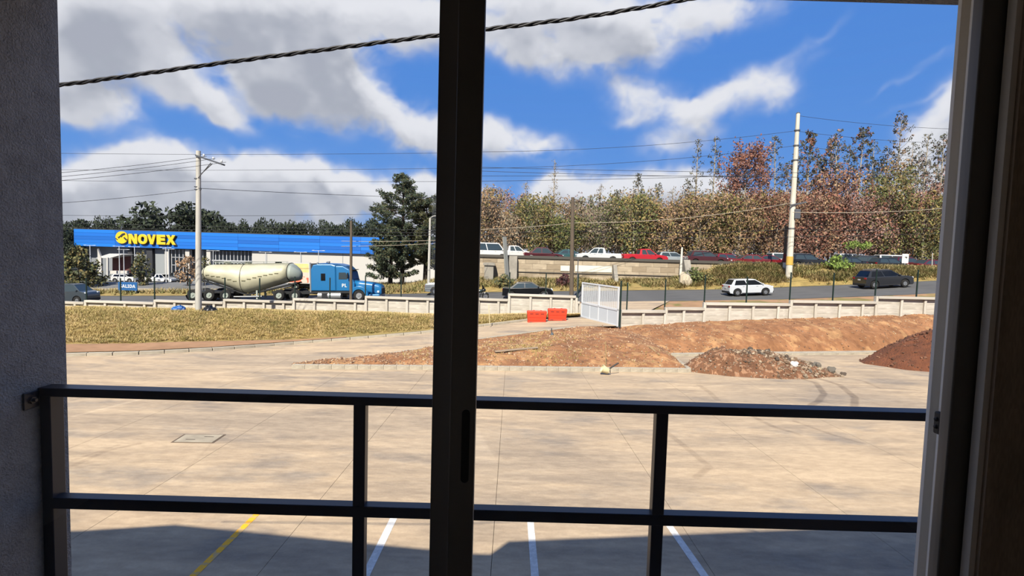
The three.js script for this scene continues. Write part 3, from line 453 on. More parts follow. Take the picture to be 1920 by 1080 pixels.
// ================================================================ RETAINING WALL ACROSS THE ROAD
{
  const mBlock = [mat(0xcdbba0, 0.95, 0, { map: rep(patchTex, 0.4) }), mat(0xdac8ac, 0.95, 0, { map: rep(patchTex, 0.5) }), mat(0xbfac90, 0.95, 0, { map: rep(patchTex, 0.3) })];
  const mCapD = mat(0x54504a, 0.9), mPale = mat(0xf0ead9, 0.9), mDarkC = mat(0xb4aea2, 0.95, 0, { map: rep(patchTex, 0.5) });
  const rw = new THREE.Group(); rw.name = 'retaining_wall'; scene.add(rw); rw.userData = { kind: 'structure', label: 'old concrete block retaining wall below the raised car park', category: 'wall' };
  const x0 = -8.15, x1 = xEdge(1345), z = -EDGE + 0.1, yb = 1.2, rows = 5, bw = 1.6, bh = (LOT - yb - 0.05) / rows, r = rngOf(5);
  for (let j = 0; j < rows; j++) for (let x = x0 + (j % 2 ? -bw / 2 : 0); x < x1; x += bw) {
    const a = Math.max(x0, x), b = Math.min(x1, x + bw); if (b - a < 0.2) continue;
    const o = part('block', bx(b - a - 0.02, bh - 0.02, 0.5 + 0.03 * r(), (a + b) / 2, yb + bh * (j + 0.5), z - 0.2), mBlock[Math.floor(r() * 3)], rw);
  }
  part('mortar_core', box(x0, x1, 0.4, LOT - 0.06, z - 0.5, z - 0.0), mat(0x8a7c6a, 1), rw);
  part('cap', box(x0, xEdge(1790), LOT - 0.06, LOT + 0.24, z - 0.55, z + 0.22), mCapD, rw, 'dark weathered cap along the wall top');
  part('string_course', box(xEdge(965), xEdge(1270), at(1100, 513, EDGE).y - 0.05, at(1100, 513, EDGE).y + 0.04, z, z + 0.16), mCapD, rw);
  const pw = (a, b, t, bt) => box(xEdge(a), xEdge(b), at((a + b) / 2, bt, EDGE).y, at((a + b) / 2, t, EDGE).y, z + 0.08, z + 0.13);
  part('whitewashed_patch', [pw(1051, 1068, 498, 508), pw(1078, 1147, 498, 510)], mPale, rw, 'white painted patch');
  // buttresses: sloping fins that stand out from the wall
  const fin = (px, w, out, top, bot, m) => { const x = xEdge(px), yT = at(px, top, EDGE - out / 2).y, yB = at(px, bot, EDGE - out).y - 0.3; const g = extr([[0, yB], [out, yB], [out * 0.25, yT], [0, yT]], w); g.rotateY(-Math.PI / 2); g.translate(x, 0, z + 0.1); part('buttress', g, m, rw); };
  fin(1151, 0.4, 2.2, 497, 531, mDarkC); fin(1284, 0.7, 2.0, 487, 522, mDarkC);
  part('buttress', [bx(1.0, 3.0, 0.8, xEdge(918), at(918, 517, EDGE).y, z + 0.9), bx(1.3, 0.25, 1.1, xEdge(918), at(918, 495, EDGE).y, z + 0.9)], mDarkC, rw, 'square concrete pier');
  { const x = xEdge(962), g = extr([[0, 1.0], [1.2, 1.0], [0.6, 4.45], [0, 4.45]], 0.9); g.rotateY(-Math.PI / 2); g.translate(x, 0, z + 0.1); part('buttress', g, mDarkC, rw); }
  // leaning slab in front of the wall
  const a = at(951, 524, 58.4), b = at(946, 444, 58.8);
  solo('leaning_slab', beam(V(a.x, a.y, a.z), V(b.x, b.y, b.z), 0.5, 0.14), mat(0xa9aca8, 0.9, 0, { map: rep(patchTex, 0.5) }), 'tall grey concrete slab leaning up in front of the retaining wall', 'slab');
  // broken pale post on the right buttress
  const p0 = at(1276, 516, 57.6), p1 = at(1279, 464, 58.2); solo('broken_post', rod(p0, p1, 0.16, 0.1, 8), mat(0xd8d3c4, 0.9), 'broken pale concrete post standing at the right buttress', 'post');
  const rb = thing('concrete_rubble', 'broken concrete footing at the roadside below the buttress', 'rubble', null, at(1282, 536, 55.6)); const r2 = rngOf(9);
  for (let i = 0; i < 6; i++) { const g = new THREE.DodecahedronGeometry(0.3 + 0.3 * r2(), 0); g.scale(1, 0.9 + r2(), 0.8); g.rotateY(r2() * 6); part('chunk', g.translate((r2() - 0.5) * 1.1, 0.25 + 0.5 * r2(), (r2() - 0.5) * 0.8), mat(0xcdbfa6, 1), rb); }
}

// ================================================================ VEHICLES
const mTyre = mat(0x141414, 0.9), mRim = mat(0xa8abb0, 0.35, 0.7), mAutoGlass = mat(0x0b0f14, 0.08, 0, {}), mPaleGlass = mat(0x39474f, 0.1), mTail = mat(0xb0141c, 0.25), mLamp = mat(0xe6ecf0, 0.15), mTrimB = mat(0x17181a, 0.7), mPlate = mat(0xe8e8e2, 0.6);
const paint = (c, r = 0.28, metal = 0.1) => new THREE.MeshPhysicalMaterial({ color: swatch(c), roughness: r, metalness: metal, clearcoat: 0.7, clearcoatRoughness: 0.08, side: THREE.DoubleSide });
const prismCache = new Map();
// polygon in side view, whose half width narrows with height
function prism(poly, wOf) {
  const n = poly.length, pos = [], tri = THREE.ShapeUtils.triangulateShape(poly.map((p) => new THREE.Vector2(p[0], p[1])), []);
  const P = (i, s) => [poly[i][0], poly[i][1], s * wOf(poly[i][1])];
  for (const s of [-1, 1]) for (const t of tri) for (const k of t) pos.push(...P(k, s));
  for (let i = 0; i < n; i++) { const j = (i + 1) % n; pos.push(...P(i, -1), ...P(j, -1), ...P(j, 1), ...P(i, -1), ...P(j, 1), ...P(i, 1)); }
  const g = new THREE.BufferGeometry(); g.setAttribute('position', new THREE.Float32BufferAttribute(pos, 3)); g.setAttribute('uv', new THREE.Float32BufferAttribute(new Float32Array(pos.length / 3 * 2), 2)); g.computeVertexNormals(); return g;
}
function slabSide(poly, wOf, s, t) { const a = prism(poly, (y) => 1), p = a.attributes.position; for (let i = 0; i < p.count; i++) p.setZ(i, s * (wOf(p.getY(i)) + (p.getZ(i) > 0 ? t : -0.01))); a.computeVertexNormals(); return a; }
const wheelGeo = (() => { const pr = [[0.56, -0.5], [0.9, -0.5], [1, -0.38], [1, 0.38], [0.9, 0.5], [0.56, 0.5]].map((p) => new THREE.Vector2(p[0], p[1])); return new THREE.LatheGeometry(pr, 22).rotateX(Math.PI / 2); })();
const rimGeo = (() => { const g = [new THREE.TorusGeometry(0.58, 0.06, 6, 20), new THREE.CylinderGeometry(0.14, 0.14, 0.3, 10).rotateX(Math.PI / 2)]; for (let k = 0; k < 5; k++) g.push(bx(0.13, 0.56, 0.12, 0, 0.3, 0).rotateZ(k * 1.2566)); g.push(new THREE.CylinderGeometry(0.58, 0.58, 0.05, 20).rotateX(Math.PI / 2).translate(0, 0, -0.0)); return fit(g); })();
function addWheel(parent, x, y, z, r, w, rimMat = mRim) { const o = new THREE.Mesh(wheelGeo, mTyre); o.name = 'wheel'; o.position.set(x, y, z); o.scale.set(r, r, w); parent.add(o); const m = new THREE.Mesh(rimGeo, rimMat); m.name = 'rim'; m.position.z = Math.sign(z) * 0.3; o.add(m); return o; }
// x runs forward, y up, z across
function car(spec, label, category, group, pos, turn, pitch = 0) {
  const { L, W, H, belt, hood, deck, cab, roof, paintM, wr = 0.32, wb = L * 0.62, clr = 0.2, type } = spec;
  const o = thing(spec.name ?? 'car', label, category, group, pos, turn); o.rotation.order = 'YZX'; o.rotation.z = pitch;
  const f = L / 2, ax = [-wb / 2 - 0.03, wb / 2 + 0.03];
  const s = new THREE.Shape(); s.moveTo(-f + 0.08, clr + 0.05);
  s.lineTo(-f, clr + 0.2); s.lineTo(-f + 0.02, deck - 0.12); s.quadraticCurveTo(-f + 0.03, deck, -f + 0.16, deck); s.lineTo(cab[0], belt); s.lineTo(cab[1], belt); s.quadraticCurveTo(f * 0.72, hood + 0.02, f - 0.14, hood - 0.14); s.quadraticCurveTo(f, hood - 0.24, f, clr + 0.24); s.lineTo(f - 0.1, clr);
  for (const x of [ax[1], ax[0]]) { s.lineTo(x + wr + 0.07, clr); s.absarc(x, wr - 0.02, wr + 0.07, -0.0 + Math.asin(clamp((clr - wr + 0.02) / (wr + 0.07), -1, 1)) , Math.PI - Math.asin(clamp((clr - wr + 0.02) / (wr + 0.07), -1, 1)), false); }
  s.closePath();
  const bodyG = new THREE.ExtrudeGeometry(s, { depth: W - 0.14, bevelEnabled: true, bevelThickness: 0.07, bevelSize: 0.05, bevelOffset: -0.05, bevelSegments: 3, curveSegments: 8 }).translate(0, 0, -W / 2 + 0.07);
  part('body', bodyG, paintM, o);
  const wOf = (y) => mix(W / 2 - 0.09, W / 2 - 0.27, clamp((y - belt) / (H - belt)));
  const cabin = [[cab[0], belt - 0.04], [roof[0], H - 0.03], [roof[0] + 0.25, H], [roof[1] - 0.3, H], [roof[1], H - 0.05], [cab[1], belt - 0.04]];
  part('window_glass', prism(cabin, wOf), spec.glass ?? mAutoGlass, o);
  const rp = [[roof[0] - 0.02, H - 0.09], [roof[0], H - 0.015], [roof[0] + 0.25, H + 0.02], [roof[1] - 0.3, H + 0.02], [roof[1] + 0.03, H - 0.045], [roof[1] + 0.0, H - 0.09]];
  part('roof', prism(rp, (y) => wOf(y) + 0.012), paintM, o);
  const pil = (xb0, xb1, xt0, xt1) => { for (const k of [-1, 1]) part('pillar', slabSide([[xb0, belt - 0.03], [xb1, belt - 0.03], [xt1, H - 0.06], [xt0, H - 0.06]], wOf, k, 0.012), paintM, o); };
  pil(cab[0] - 0.02, cab[0] + (type === 'sedan' ? 0.22 : 0.3), roof[0] - 0.02, roof[0] + 0.16); pil(cab[1] - 0.13, cab[1] + 0.0, roof[1] - 0.1, roof[1]); { const m = (cab[0] + cab[1]) / 2 - 0.05, mt = (roof[0] + roof[1]) / 2 - 0.02; pil(m - 0.04, m + 0.05, mt - 0.04, mt + 0.05); }
  for (const x of ax) for (const k of [-1, 1]) addWheel(o, x, wr, k * (W / 2 - 0.1), wr, 0.22);
  for (const k of [-1, 1]) {
    part('tail_light', rbx(0.12, 0.16, 0.3, 0.03, -f + 0.06, deck - 0.17, k * (W / 2 - 0.17)), mTail, o); part('headlight', rbx(0.28, 0.13, 0.28, 0.04, f - 0.16, hood - 0.2, k * (W / 2 - 0.16)), mLamp, o);
    part('mirror', rbx(0.12, 0.12, 0.16, 0.03, cab[1] - 0.28, belt + 0.07, k * (W / 2 + 0.02)), paintM, o); part('sill', rbx(wb - 2 * wr - 0.1, 0.09, 0.05, 0.02, 0, clr + 0.05, k * (W / 2 - 0.015)), mTrimB, o);
    for (const x of [cab[0] * 0.45 + 0.1, cab[1] * 0.35 + 0.05]) part('door_handle', rbx(0.16, 0.025, 0.03, 0.01, x, belt - 0.12, k * (W / 2 + 0.0)), spec.handle ?? mTrimB, o);
  }
  part('front_bumper', rbx(0.14, 0.2, W - 0.1, 0.05, f - 0.03, clr + 0.16, 0), mTrimB, o); part('rear_bumper', rbx(0.14, 0.2, W - 0.1, 0.05, -f + 0.04, clr + 0.16, 0), spec.rearBumper ?? mTrimB, o);
  part('number_plate', rbx(0.02, 0.12, 0.34, 0.005, -f - 0.01, deck - 0.3, 0), mPlate, o);
  if (type === 'suv') for (const k of [-1, 1]) part('roof_rail', rbx(1.7, 0.04, 0.05, 0.015, (roof[0] + roof[1]) / 2, H + 0.07, k * (wOf(H) - 0.04)), mRim, o);
  if (type === 'pickup') { part('bed_liner', box(-f + 0.14, cab[0] - 0.12, deck - 0.3, deck + 0.004, -W / 2 + 0.2, W / 2 - 0.2), mTrimB, o); for (const k of [-1, 1]) part('bed_rail', rbx(cab[0] + f - 0.15, 0.06, 0.1, 0.02, (cab[0] - f) / 2 + 0.05, deck + 0.02, k * (W / 2 - 0.12)), paintM, o); }
  return o;
}
const KIND = {
  sedan: { type: 'sedan', L: 4.6, W: 1.78, H: 1.44, belt: 0.95, hood: 0.92, deck: 1.0, cab: [-1.65, 1.25], roof: [-0.95, 0.45] },
  hatch: { type: 'hatch', L: 4.05, W: 1.72, H: 1.5, belt: 0.98, hood: 0.98, deck: 1.04, cab: [-1.85, 1.3], roof: [-1.5, 0.45] },
  suv: { type: 'suv', L: 4.7, W: 1.88, H: 1.68, belt: 1.1, hood: 1.1, deck: 1.14, cab: [-2.1, 1.25], roof: [-1.75, 0.35], wr: 0.37, clr: 0.24 },
  pickup: { type: 'pickup', L: 5.2, W: 1.8, H: 1.74, belt: 1.12, hood: 1.1, deck: 1.08, cab: [-0.75, 1.35], roof: [-0.6, 0.6], wr: 0.37, clr: 0.28, wb: 3.1 },
  van: { type: 'van', L: 4.6, W: 1.75, H: 1.95, belt: 1.1, hood: 1.15, deck: 1.15, cab: [-2.1, 1.75], roof: [-2.0, 1.1], wr: 0.32 },
};
const onRoad = (px, d) => { const x = at(px, 540, d).x; return V(x, roadAt(x, d).y + 0.03, -d); };
const grade = (x) => Math.atan((roadY(x + 2) - roadY(x - 2)) / 4);
{
  const p1 = onRoad(1402, 49); car({ ...KIND.hatch, name: 'hatchback', paintM: paint(0xdfe4ea, 0.25, 0.15) }, 'white hatchback driving uphill on the road', 'car', 'cars on the road', p1, 0.03, grade(p1.x));
  const p2 = onRoad(1655, 51); car({ ...KIND.suv, name: 'suv', paintM: paint(0x2a2c30, 0.3, 0.2) }, 'dark charcoal SUV with roof rails driving uphill at the right', 'car', 'cars on the road', p2, 0.06, grade(p2.x));
  const p3 = onRoad(990, 49); car({ ...KIND.sedan, name: 'sedan', paintM: paint(0x15181c, 0.2, 0.2), glass: mPaleGlass }, 'black sedan on the road behind the white wall', 'car', 'cars on the road', p3, -0.03, grade(p3.x));
  const p4 = onRoad(848, 53.2); car({ ...KIND.pickup, name: 'pickup_truck', paintM: paint(0x9aa0a4, 0.3, 0.4) }, 'silver grey pickup on the road, half hidden by the window stiles', 'car', 'cars on the road', p4, 0, grade(p4.x));
  const p5 = onRoad(128, 48.6); car({ ...KIND.van, name: 'minivan', paintM: paint(0x4a545c, 0.3, 0.3), glass: mPaleGlass, H: 1.75 }, 'grey minivan on the road at the far left', 'car', 'cars on the road', p5, 0, grade(p5.x));
  // store forecourt
  const gp = (px, py, d) => { const a = at(px, py, d); return V(a.x, heightIn(store0, a.x, a.z) ?? a.y, a.z); };
  car({ ...KIND.suv, name: 'suv', paintM: paint(0xe6e6e4), L: 4.3, H: 1.58 }, 'white crossover parked in front of the store, left of the young tree', 'car', 'cars at the store', gp(235, 525, 104), 0.05);
  car({ ...KIND.pickup, name: 'pickup_truck', paintM: paint(0xf0f0ee) }, 'white pickup parked in front of the store, right of the young tree', 'car', 'cars at the store', gp(301, 520, 105), 0.05);
  car({ ...KIND.sedan, name: 'sedan', paintM: paint(0x1c2026) }, 'dark sedan parked behind the white crossover', 'car', 'cars at the store', gp(247, 515, 108.5), 0.1);
  car({ ...KIND.sedan, name: 'sedan', paintM: paint(0x3a4046) }, 'dark grey car parked behind the white pickup', 'car', 'cars at the store', gp(322, 518, 108), 0.1);
  car({ ...KIND.sedan, name: 'sedan', paintM: paint(0x30343a) }, 'dark sedan parked beside the leafy shrub at the left', 'car', 'cars at the store', gp(172, 522, 102), 0.05);
  // raised car park
  const lp = (px, d) => { const a = at(px, 490, d); return V(a.x, (heightIn(lot, a.x, a.z) ?? LOTS) + 0.0, a.z); };
  const C = (kind, px, d, col, label, turn = 0, extra = {}) => car({ ...KIND[kind], name: kind === 'suv' ? 'suv' : kind === 'pickup' ? 'pickup_truck' : kind === 'hatch' ? 'hatchback' : kind, paintM: paint(col, 0.3, 0.1), glass: mPaleGlass, ...extra }, label, 'car', 'parked cars on the raised lot', lp(px, d), turn);
  C('van', 917, 62.4, 0xf0f0ee, 'white van parked on the raised lot beside the window stile', 0.1);
  C('pickup', 962, 65.8, 0xe8e8e6, 'white pickup parked on the raised lot behind the leaning slab', 0.1);
  C('sedan', 1018, 62.4, 0x541820, 'dark maroon sedan parked on the raised lot above the black sedan', 0.05, { H: 1.6 });
  C('sedan', 1066, 65.8, 0x3c6468, 'teal car parked on the raised lot behind the brown pole', 0.2);
  C('pickup', 1121, 62.4, 0xdfe2e2, 'silver white pickup parked on the raised lot above the gate', Math.PI);
  C('pickup', 1207, 62.4, 0xc81828, 'bright red pickup parked on the raised lot', 0.05);
  C('hatch', 1258, 65.6, 0xaab4b8, 'silver hatchback parked on the raised lot right of the red pickup', 0.1, { L: 4.4 });
  C('suv', 1322, 62.6, 0x4c161c, 'dark maroon SUV parked on the raised lot right of the pale post', 0.05);
  C('sedan', 1402, 62.4, 0x7c1c26, 'dark red sedan parked on the raised lot above the white hatchback', Math.PI);
  C('hatch', 1362, 65.8, 0x8c1822, 'red hatchback parked behind the maroon SUV under the trees', 0.2);
  C('sedan', 1440, 65.6, 0x86202a, 'red sedan parked on the raised lot left of the leaning pole', 0.1);
  C('van', 1470, 68.8, 0xd8dadb, 'white van parked on the raised lot just left of the leaning pole', 0.1, { H: 1.8 });
  C('suv', 1510, 62.8, 0x1d2128, 'black SUV parked on the raised lot just right of the leaning pole', 0.1);
  C('sedan', 1592, 62.8, 0x23262e, 'black sedan parked on the raised lot under the brown trees', 0.1);
  C('suv', 1610, 66.0, 0x2c3440, 'dark blue SUV parked under the small bright green tree', Math.PI);
  C('hatch', 1664, 62.8, 0x262a2e, 'dark hatchback parked on the raised lot above the dark SUV', 0.1);
  C('suv', 1700, 66.2, 0x5a1a22, 'dark red SUV parked behind the white sign', 0.1);
  C('sedan', 1745, 62.8, 0x6a2028, 'dark red sedan parked at the right end of the raised lot', 0.1);
  C('van', 1598, 69.4, 0xe4e6ea, 'white van parked far back behind the bright green tree', 0.0);
  C('van', 1672, 69.4, 0xe8eaee, 'white van parked far back right of the bright green tree', 0.0);
}
// ---------------------------------------------------------------- the tanker truck
function loft(sections, n = 28) {                       // [x, yTop, yBottom, halfWidth, squareness]
  const pos = [], idx = [], uv = [];
  sections.forEach(([x, t, b, w, e = 1], i) => { for (let k = 0; k <= n; k++) { const a = k / n * 2 * Math.PI, c = Math.cos(a), s = Math.sin(a); pos.push(x, (t + b) / 2 + (t - b) / 2 * Math.sign(c) * Math.pow(Math.abs(c), e), w * Math.sign(s) * Math.pow(Math.abs(s), e)); uv.push(k / n * 4, x * 0.4); } });
  const m = n + 1; for (let i = 0; i + 1 < sections.length; i++) for (let k = 0; k < n; k++) { const a = i * m + k; idx.push(a, a + 1, a + m, a + 1, a + m + 1, a + m); }
  for (const [i, f] of [[0, 1], [sections.length - 1, -1]]) { const s = sections[i], c = pos.length / 3; pos.push(s[0], (s[1] + s[2]) / 2, 0); uv.push(0, 0); for (let k = 0; k < n; k++) f > 0 ? idx.push(c, i * m + k + 1, i * m + k) : idx.push(c, i * m + k, i * m + k + 1); }
  const g = new THREE.BufferGeometry(); g.setAttribute('position', new THREE.Float32BufferAttribute(pos, 3)); g.setAttribute('uv', new THREE.Float32BufferAttribute(uv, 2)); g.setIndex(idx); g.computeVertexNormals(); return g;
}
const truckFont = await new FontLoader().loadAsync('fonts/droid/droid_sans_bold.typeface.json');
const mCream = mat(0xe6e2c2, 0.5, 0.05, { map: rep(patchTex, 0.5, 0.5) }), mDarkSteel = mat(0x25282b, 0.7, 0.3), mGreyDish = mat(0xa2aba2, 0.6), mBlueT = paint(0x1b74b0, 0.35, 0.05), mBlueD = paint(0x145688, 0.4, 0.05), mAlu = mat(0xb9bcbd, 0.4, 0.6);
{
  const sc = 19.6, X = (px) => (px - 555) / sc, Y = (py, px = 550) => (563.5 + (px - 555) * 0.0283 * 0 - py) / sc;
  const o0 = onRoad(555, 50.6), g = grade(o0.x);
  // trailer
  const tr = thing('tank_trailer', 'cream bulk cement tank trailer with V-shaped belly', 'trailer', null, o0, 0); tr.rotation.order = 'YZX'; tr.rotation.z = g * 0.6;
  const T = [[386.5, 513, 518, 0.3], [388, 508, 521.5, 0.62], [391, 503, 525, 0.95], [396, 499.5, 528, 1.12], [403, 498, 530.5, 1.2], [425, 497.6, 537.5, 1.24], [446, 497.3, 545.5, 1.25], [462, 497, 551, 1.25], [470, 496.8, 551.5, 1.25], [485, 496.4, 548, 1.25], [510, 496, 540.5, 1.25], [535, 495.4, 533, 1.22], [548, 495, 529, 1.2]];
  part('tank', loft(T.map(([px, t, b, w]) => [X(px), Y(t), Y(b), w, 0.94])), mCream, tr, 'cream painted tank shell');
  part('tank_head', loft([[548, 495, 529, 1.2], [554, 498, 528.5, 1.08], [560, 503, 527.5, 0.85], [565, 509, 526, 0.5], [567, 514, 522, 0.2]].map(([px, t, b, w]) => [X(px), Y(t), Y(b), w, 0.94])), mGreyDish, tr, 'grey dished front head');
  const ring = (px, t, b, w) => { const pts = []; for (let k = 0; k < 28; k++) { const a = k / 28 * 2 * Math.PI; pts.push(V(X(px), (Y(t) + Y(b)) / 2 + (Y(t) - Y(b)) / 2 * 1.01 * Math.cos(a), w * 1.01 * Math.sin(a))); } return tube(pts, 0.03, 56, 5, true); };
  for (const [px, t, b, w] of [[396, 499.5, 528, 1.12], [463, 497, 551, 1.25], [548, 495, 529, 1.2]]) part('weld_band', ring(px, t, b, w), mDarkSteel, tr);
  // dark marker dashes along the side
  const dashes = [[394, 515], [404, 517], [414, 519], [424, 520], [434, 522.5], [444, 525], [454, 528], [470, 527], [480, 524], [490, 521.5], [500, 519], [510, 517], [520, 515], [530, 513.5]];
  for (const [px, py] of dashes) { const sec = T.map((s) => [s[0], s[1], s[2], s[3]]); let i = 0; while (i + 2 < sec.length && sec[i + 1][0] < px) i++; const f = (px - sec[i][0]) / (sec[i + 1][0] - sec[i][0]), t = Y(mix(sec[i][1], sec[i + 1][1], f)), b = Y(mix(sec[i][2], sec[i + 1][2], f)), w = mix(sec[i][3], sec[i + 1][3], f), c = clamp((Y(py) - (t + b) / 2) / ((t - b) / 2), -0.99, 0.99), z = w * Math.sqrt(1 - c * c) * 1.005; part('marker_dash', rbx(0.36, 0.07, 0.05, 0.01, X(px), Y(py), z), mat(0x6a6748, 0.7), tr); }
  part('catwalk', [box(X(408), X(545), Y(495.5), Y(494.9), -0.35, 0.35), rod(V(X(408), Y(493.4), 0.35), V(X(545), Y(492.2), 0.35), 0.02), ...[410, 440, 470, 500, 530, 543].map((p) => rod(V(X(p), Y(496), 0.35), V(X(p), Y(493), 0.35), 0.018))], mGreyDish, tr);
  for (const px of [430, 468, 524]) part('manhole', [rod(V(X(px), Y(497), 0), V(X(px), Y(493), 0), 0.3, 0.28, 16), rod(V(X(px), Y(493), 0), V(X(px), Y(492.3), 0), 0.33, 0.33, 16)], px === 524 ? mDarkSteel : mCream, tr);
  part('frame', [beam(V(X(388), Y(527), 0.55), V(X(472), Y(554), 0.55), 0.16, 0.14), beam(V(X(388), Y(527), -0.55), V(X(472), Y(554), -0.55), 0.16, 0.14), beam(V(X(472), Y(553), 0.55), V(X(562), Y(531), 0.55), 0.16, 0.14), beam(V(X(472), Y(553), -0.55), V(X(562), Y(531), -0.55), 0.16, 0.14), box(X(374), X(450), Y(550), Y(547), -1.1, 1.1), box(X(374), X(380), Y(558), Y(547), -1.15, 1.15)], mDarkSteel, tr);
  part('ladder', [rod(V(X(385), Y(556), 0.4), V(X(389), Y(500), 0.5), 0.025), rod(V(X(385), Y(556), 0.0), V(X(389), Y(500), 0.0), 0.025)], mAlu, tr);
  part('discharge_pipe', [tube([V(X(440), Y(557), 0.9), V(X(470), Y(556.5), 0.9), V(X(500), Y(556), 0.9)], 0.07, 16, 8), rod(V(X(468), Y(552), 0), V(X(468), Y(558), 0), 0.2, 0.12)], mAlu, tr);
  part('landing_leg', [box(X(489), X(492), Y(561), Y(545), 0.75, 0.9), box(X(489), X(492), Y(561), Y(545), -0.9, -0.75)], mGreyDish, tr);
  for (const px of [376, 406, 436]) for (const k of [-1, 1]) addWheel(tr, X(px), 0.52, k * 1.0, 0.52, 0.5, mGreyDish);
  for (const px of [376, 406, 436]) part('mudguard', new THREE.CylinderGeometry(0.6, 0.6, 0.55, 14, 1, true, -Math.PI / 2, Math.PI).rotateX(Math.PI / 2).rotateZ(0).translate(X(px), 0.52, 1.0), mDarkSteel, tr);
  // tractor
  const ta = thing('truck_tractor', 'bright blue long-nosed truck tractor with sleeper cab', 'truck', null, o0.clone(), 0); ta.rotation.order = 'YZX'; ta.rotation.z = g * 0.6;
  part('chassis', [box(X(515), X(712), Y(552), Y(547), -0.5, -0.35), box(X(515), X(712), Y(552), Y(547), 0.35, 0.5), box(X(520), X(530), Y(551), Y(548), -0.9, 0.9), rbx(1.0, 0.12, 0.9, 0.05, X(548), Y(543), 0)], mDarkSteel, ta, 'black chassis rails with coupling plate');
  for (const [px] of [[533], [562]]) for (const k of [-1, 1]) addWheel(ta, X(px), 0.52, k * 0.98, 0.52, 0.5, mGreyDish);
  for (const k of [-1, 1]) addWheel(ta, X(679), 0.52, k * 1.0, 0.52, 0.3, mAlu);
  const sl = [[592, 545], [592, 507], [596, 498], [604, 496.5], [630, 496.5], [637, 499], [637, 545]].map(([a, b]) => [X(a), Y(b)]);
  part('sleeper', extr(sl, 2.3, 0.08), mBlueT, ta);
  const cb = [[637, 545], [637, 500], [650, 500], [661, 506], [665, 511], [668, 524.5], [671, 531], [671, 545]].map(([a, b]) => [X(a), Y(b)]);
  part('cab', extr(cb, 2.2, 0.06), mBlueT, ta);
  part('roof_fairing', prism([[604, 499], [606, 494.8], [640, 496], [655, 499.5], [664, 508], [650, 503]].map(([a, b]) => [X(a), Y(b)]), () => 0.98), mBlueD, ta);
  part('hood', loft([[668, 526, 547, 0.84, 0.5], [680, 527.5, 548, 0.82, 0.5], [700, 530, 551, 0.8, 0.5], [713, 533, 553, 0.78, 0.5], [717, 536, 553, 0.74, 0.5], [718.5, 540, 553, 0.66, 0.5]].map(([px, t, b, w, e]) => [X(px), Y(t), Y(b), w, e])), mBlueT, ta);
  part('grille', rbx(0.08, 0.55, 1.0, 0.03, X(718.5), Y(546), 0), mDarkSteel, ta);
  for (const k of [-1, 1]) {
    const fs = new THREE.Shape(); fs.absarc(0, 0, 0.84, -0.15, Math.PI + 0.1); fs.absarc(0, 0, 0.6, Math.PI + 0.1, -0.15, true); const f = new THREE.ExtrudeGeometry(fs, { depth: 0.46, bevelEnabled: true, bevelSize: 0.03, bevelThickness: 0.03, bevelSegments: 2 }).translate(X(679), 0.52, k * 0.95 - 0.23); part('fender', f, mBlueT, ta, 'blue front fender');
    part('bumper', rbx(1.0, 0.36, 1.1, 0.1, X(707), Y(554), k * 0.6), mBlueT, ta, 'blue bumper corner');
    part('headlight', rbx(0.2, 0.2, 0.3, 0.05, X(713), Y(546.5), k * 0.74), mLamp, ta);
    part('side_window', extr([[642.5, 524], [643, 511.5], [655.5, 511.5], [658, 518], [658, 524]].map(([a, b]) => [X(a), Y(b)]), 0.03).translate(0, 0, k * 1.1), mPaleGlass, ta, 'cab side window');
    part('sleeper_window', rbx(0.42, 0.68, 0.03, 0.04, X(614.5), Y(520), k * 1.15), mAutoGlass, ta, 'small dark sleeper window');
    part('door_seam', [box(X(638.5), X(639), Y(545), Y(505), k * 1.1 - 0.006, k * 1.1 + 0.006), box(X(660.5), X(661), Y(545), Y(525), k * 1.1 - 0.006, k * 1.1 + 0.006)], mBlueD, ta);
    part('fuel_tank', rod(V(X(604), Y(554), k * 0.92), V(X(646), Y(554), k * 0.92), 0.32, 0.32, 18), mAlu, ta, 'silver fuel tank');
    part('tank_step', box(X(612), X(622), Y(559), Y(549), k * 1.1, k * 1.26), mDarkSteel, ta);
    part('exhaust_stack', [rod(V(X(590), Y(548), k * 0.95), V(X(590), Y(494), k * 0.95), 0.08, 0.08, 12)], mAlu, ta);
    part('mirror', [rbx(0.1, 0.5, 0.2, 0.04, X(660), Y(517), k * 1.32), rod(V(X(660), Y(512), k * 1.1), V(X(660), Y(512), k * 1.3), 0.02), rod(V(X(660), Y(522), k * 1.1), V(X(660), Y(522), k * 1.3), 0.02)], mDarkSteel, ta);
  }
  { const g = new TextGeometry('PL', { font: truckFont, size: 0.32, depth: 0.01, curveSegments: 3 }); part('door_lettering', g.translate(X(647.5), Y(538), 1.105), mPlate, ta, 'white letters on the cab door'); }
  part('windscreen', prism([[661.8, 508], [667.2, 525], [668.6, 527], [668.2, 525], [663.2, 508]].map(([a, b]) => [X(a), Y(b)]), () => 0.95), mPaleGlass, ta);
  part('sun_visor', rbx(0.4, 0.06, 2.1, 0.02, X(663.5), Y(507), 0), mDarkSteel, ta);
  part('skirt', box(X(593), X(668), Y(549.5), Y(545), -1.05, 1.05), mDarkSteel, ta);
  part('air_horn', rod(V(X(616), Y(493.2), 0.4), V(X(622), Y(493.2), 0.4), 0.07, 0.12), mAlu, ta);
  // box truck parked behind, with a printed side
  const bd = 57.5, ba = at(566, 535, bd), bb = at(600, 535, bd), yb = roadAt(ba.x, 54).y + 0.35;
  const bt = thing('box_truck', 'dark box truck with orange and yellow printed panel behind the tanker', 'truck', null, V(ba.x, yb, ba.z), 0), w = bb.x - ba.x;
  const yT = at(580, 494, bd).y - yb;
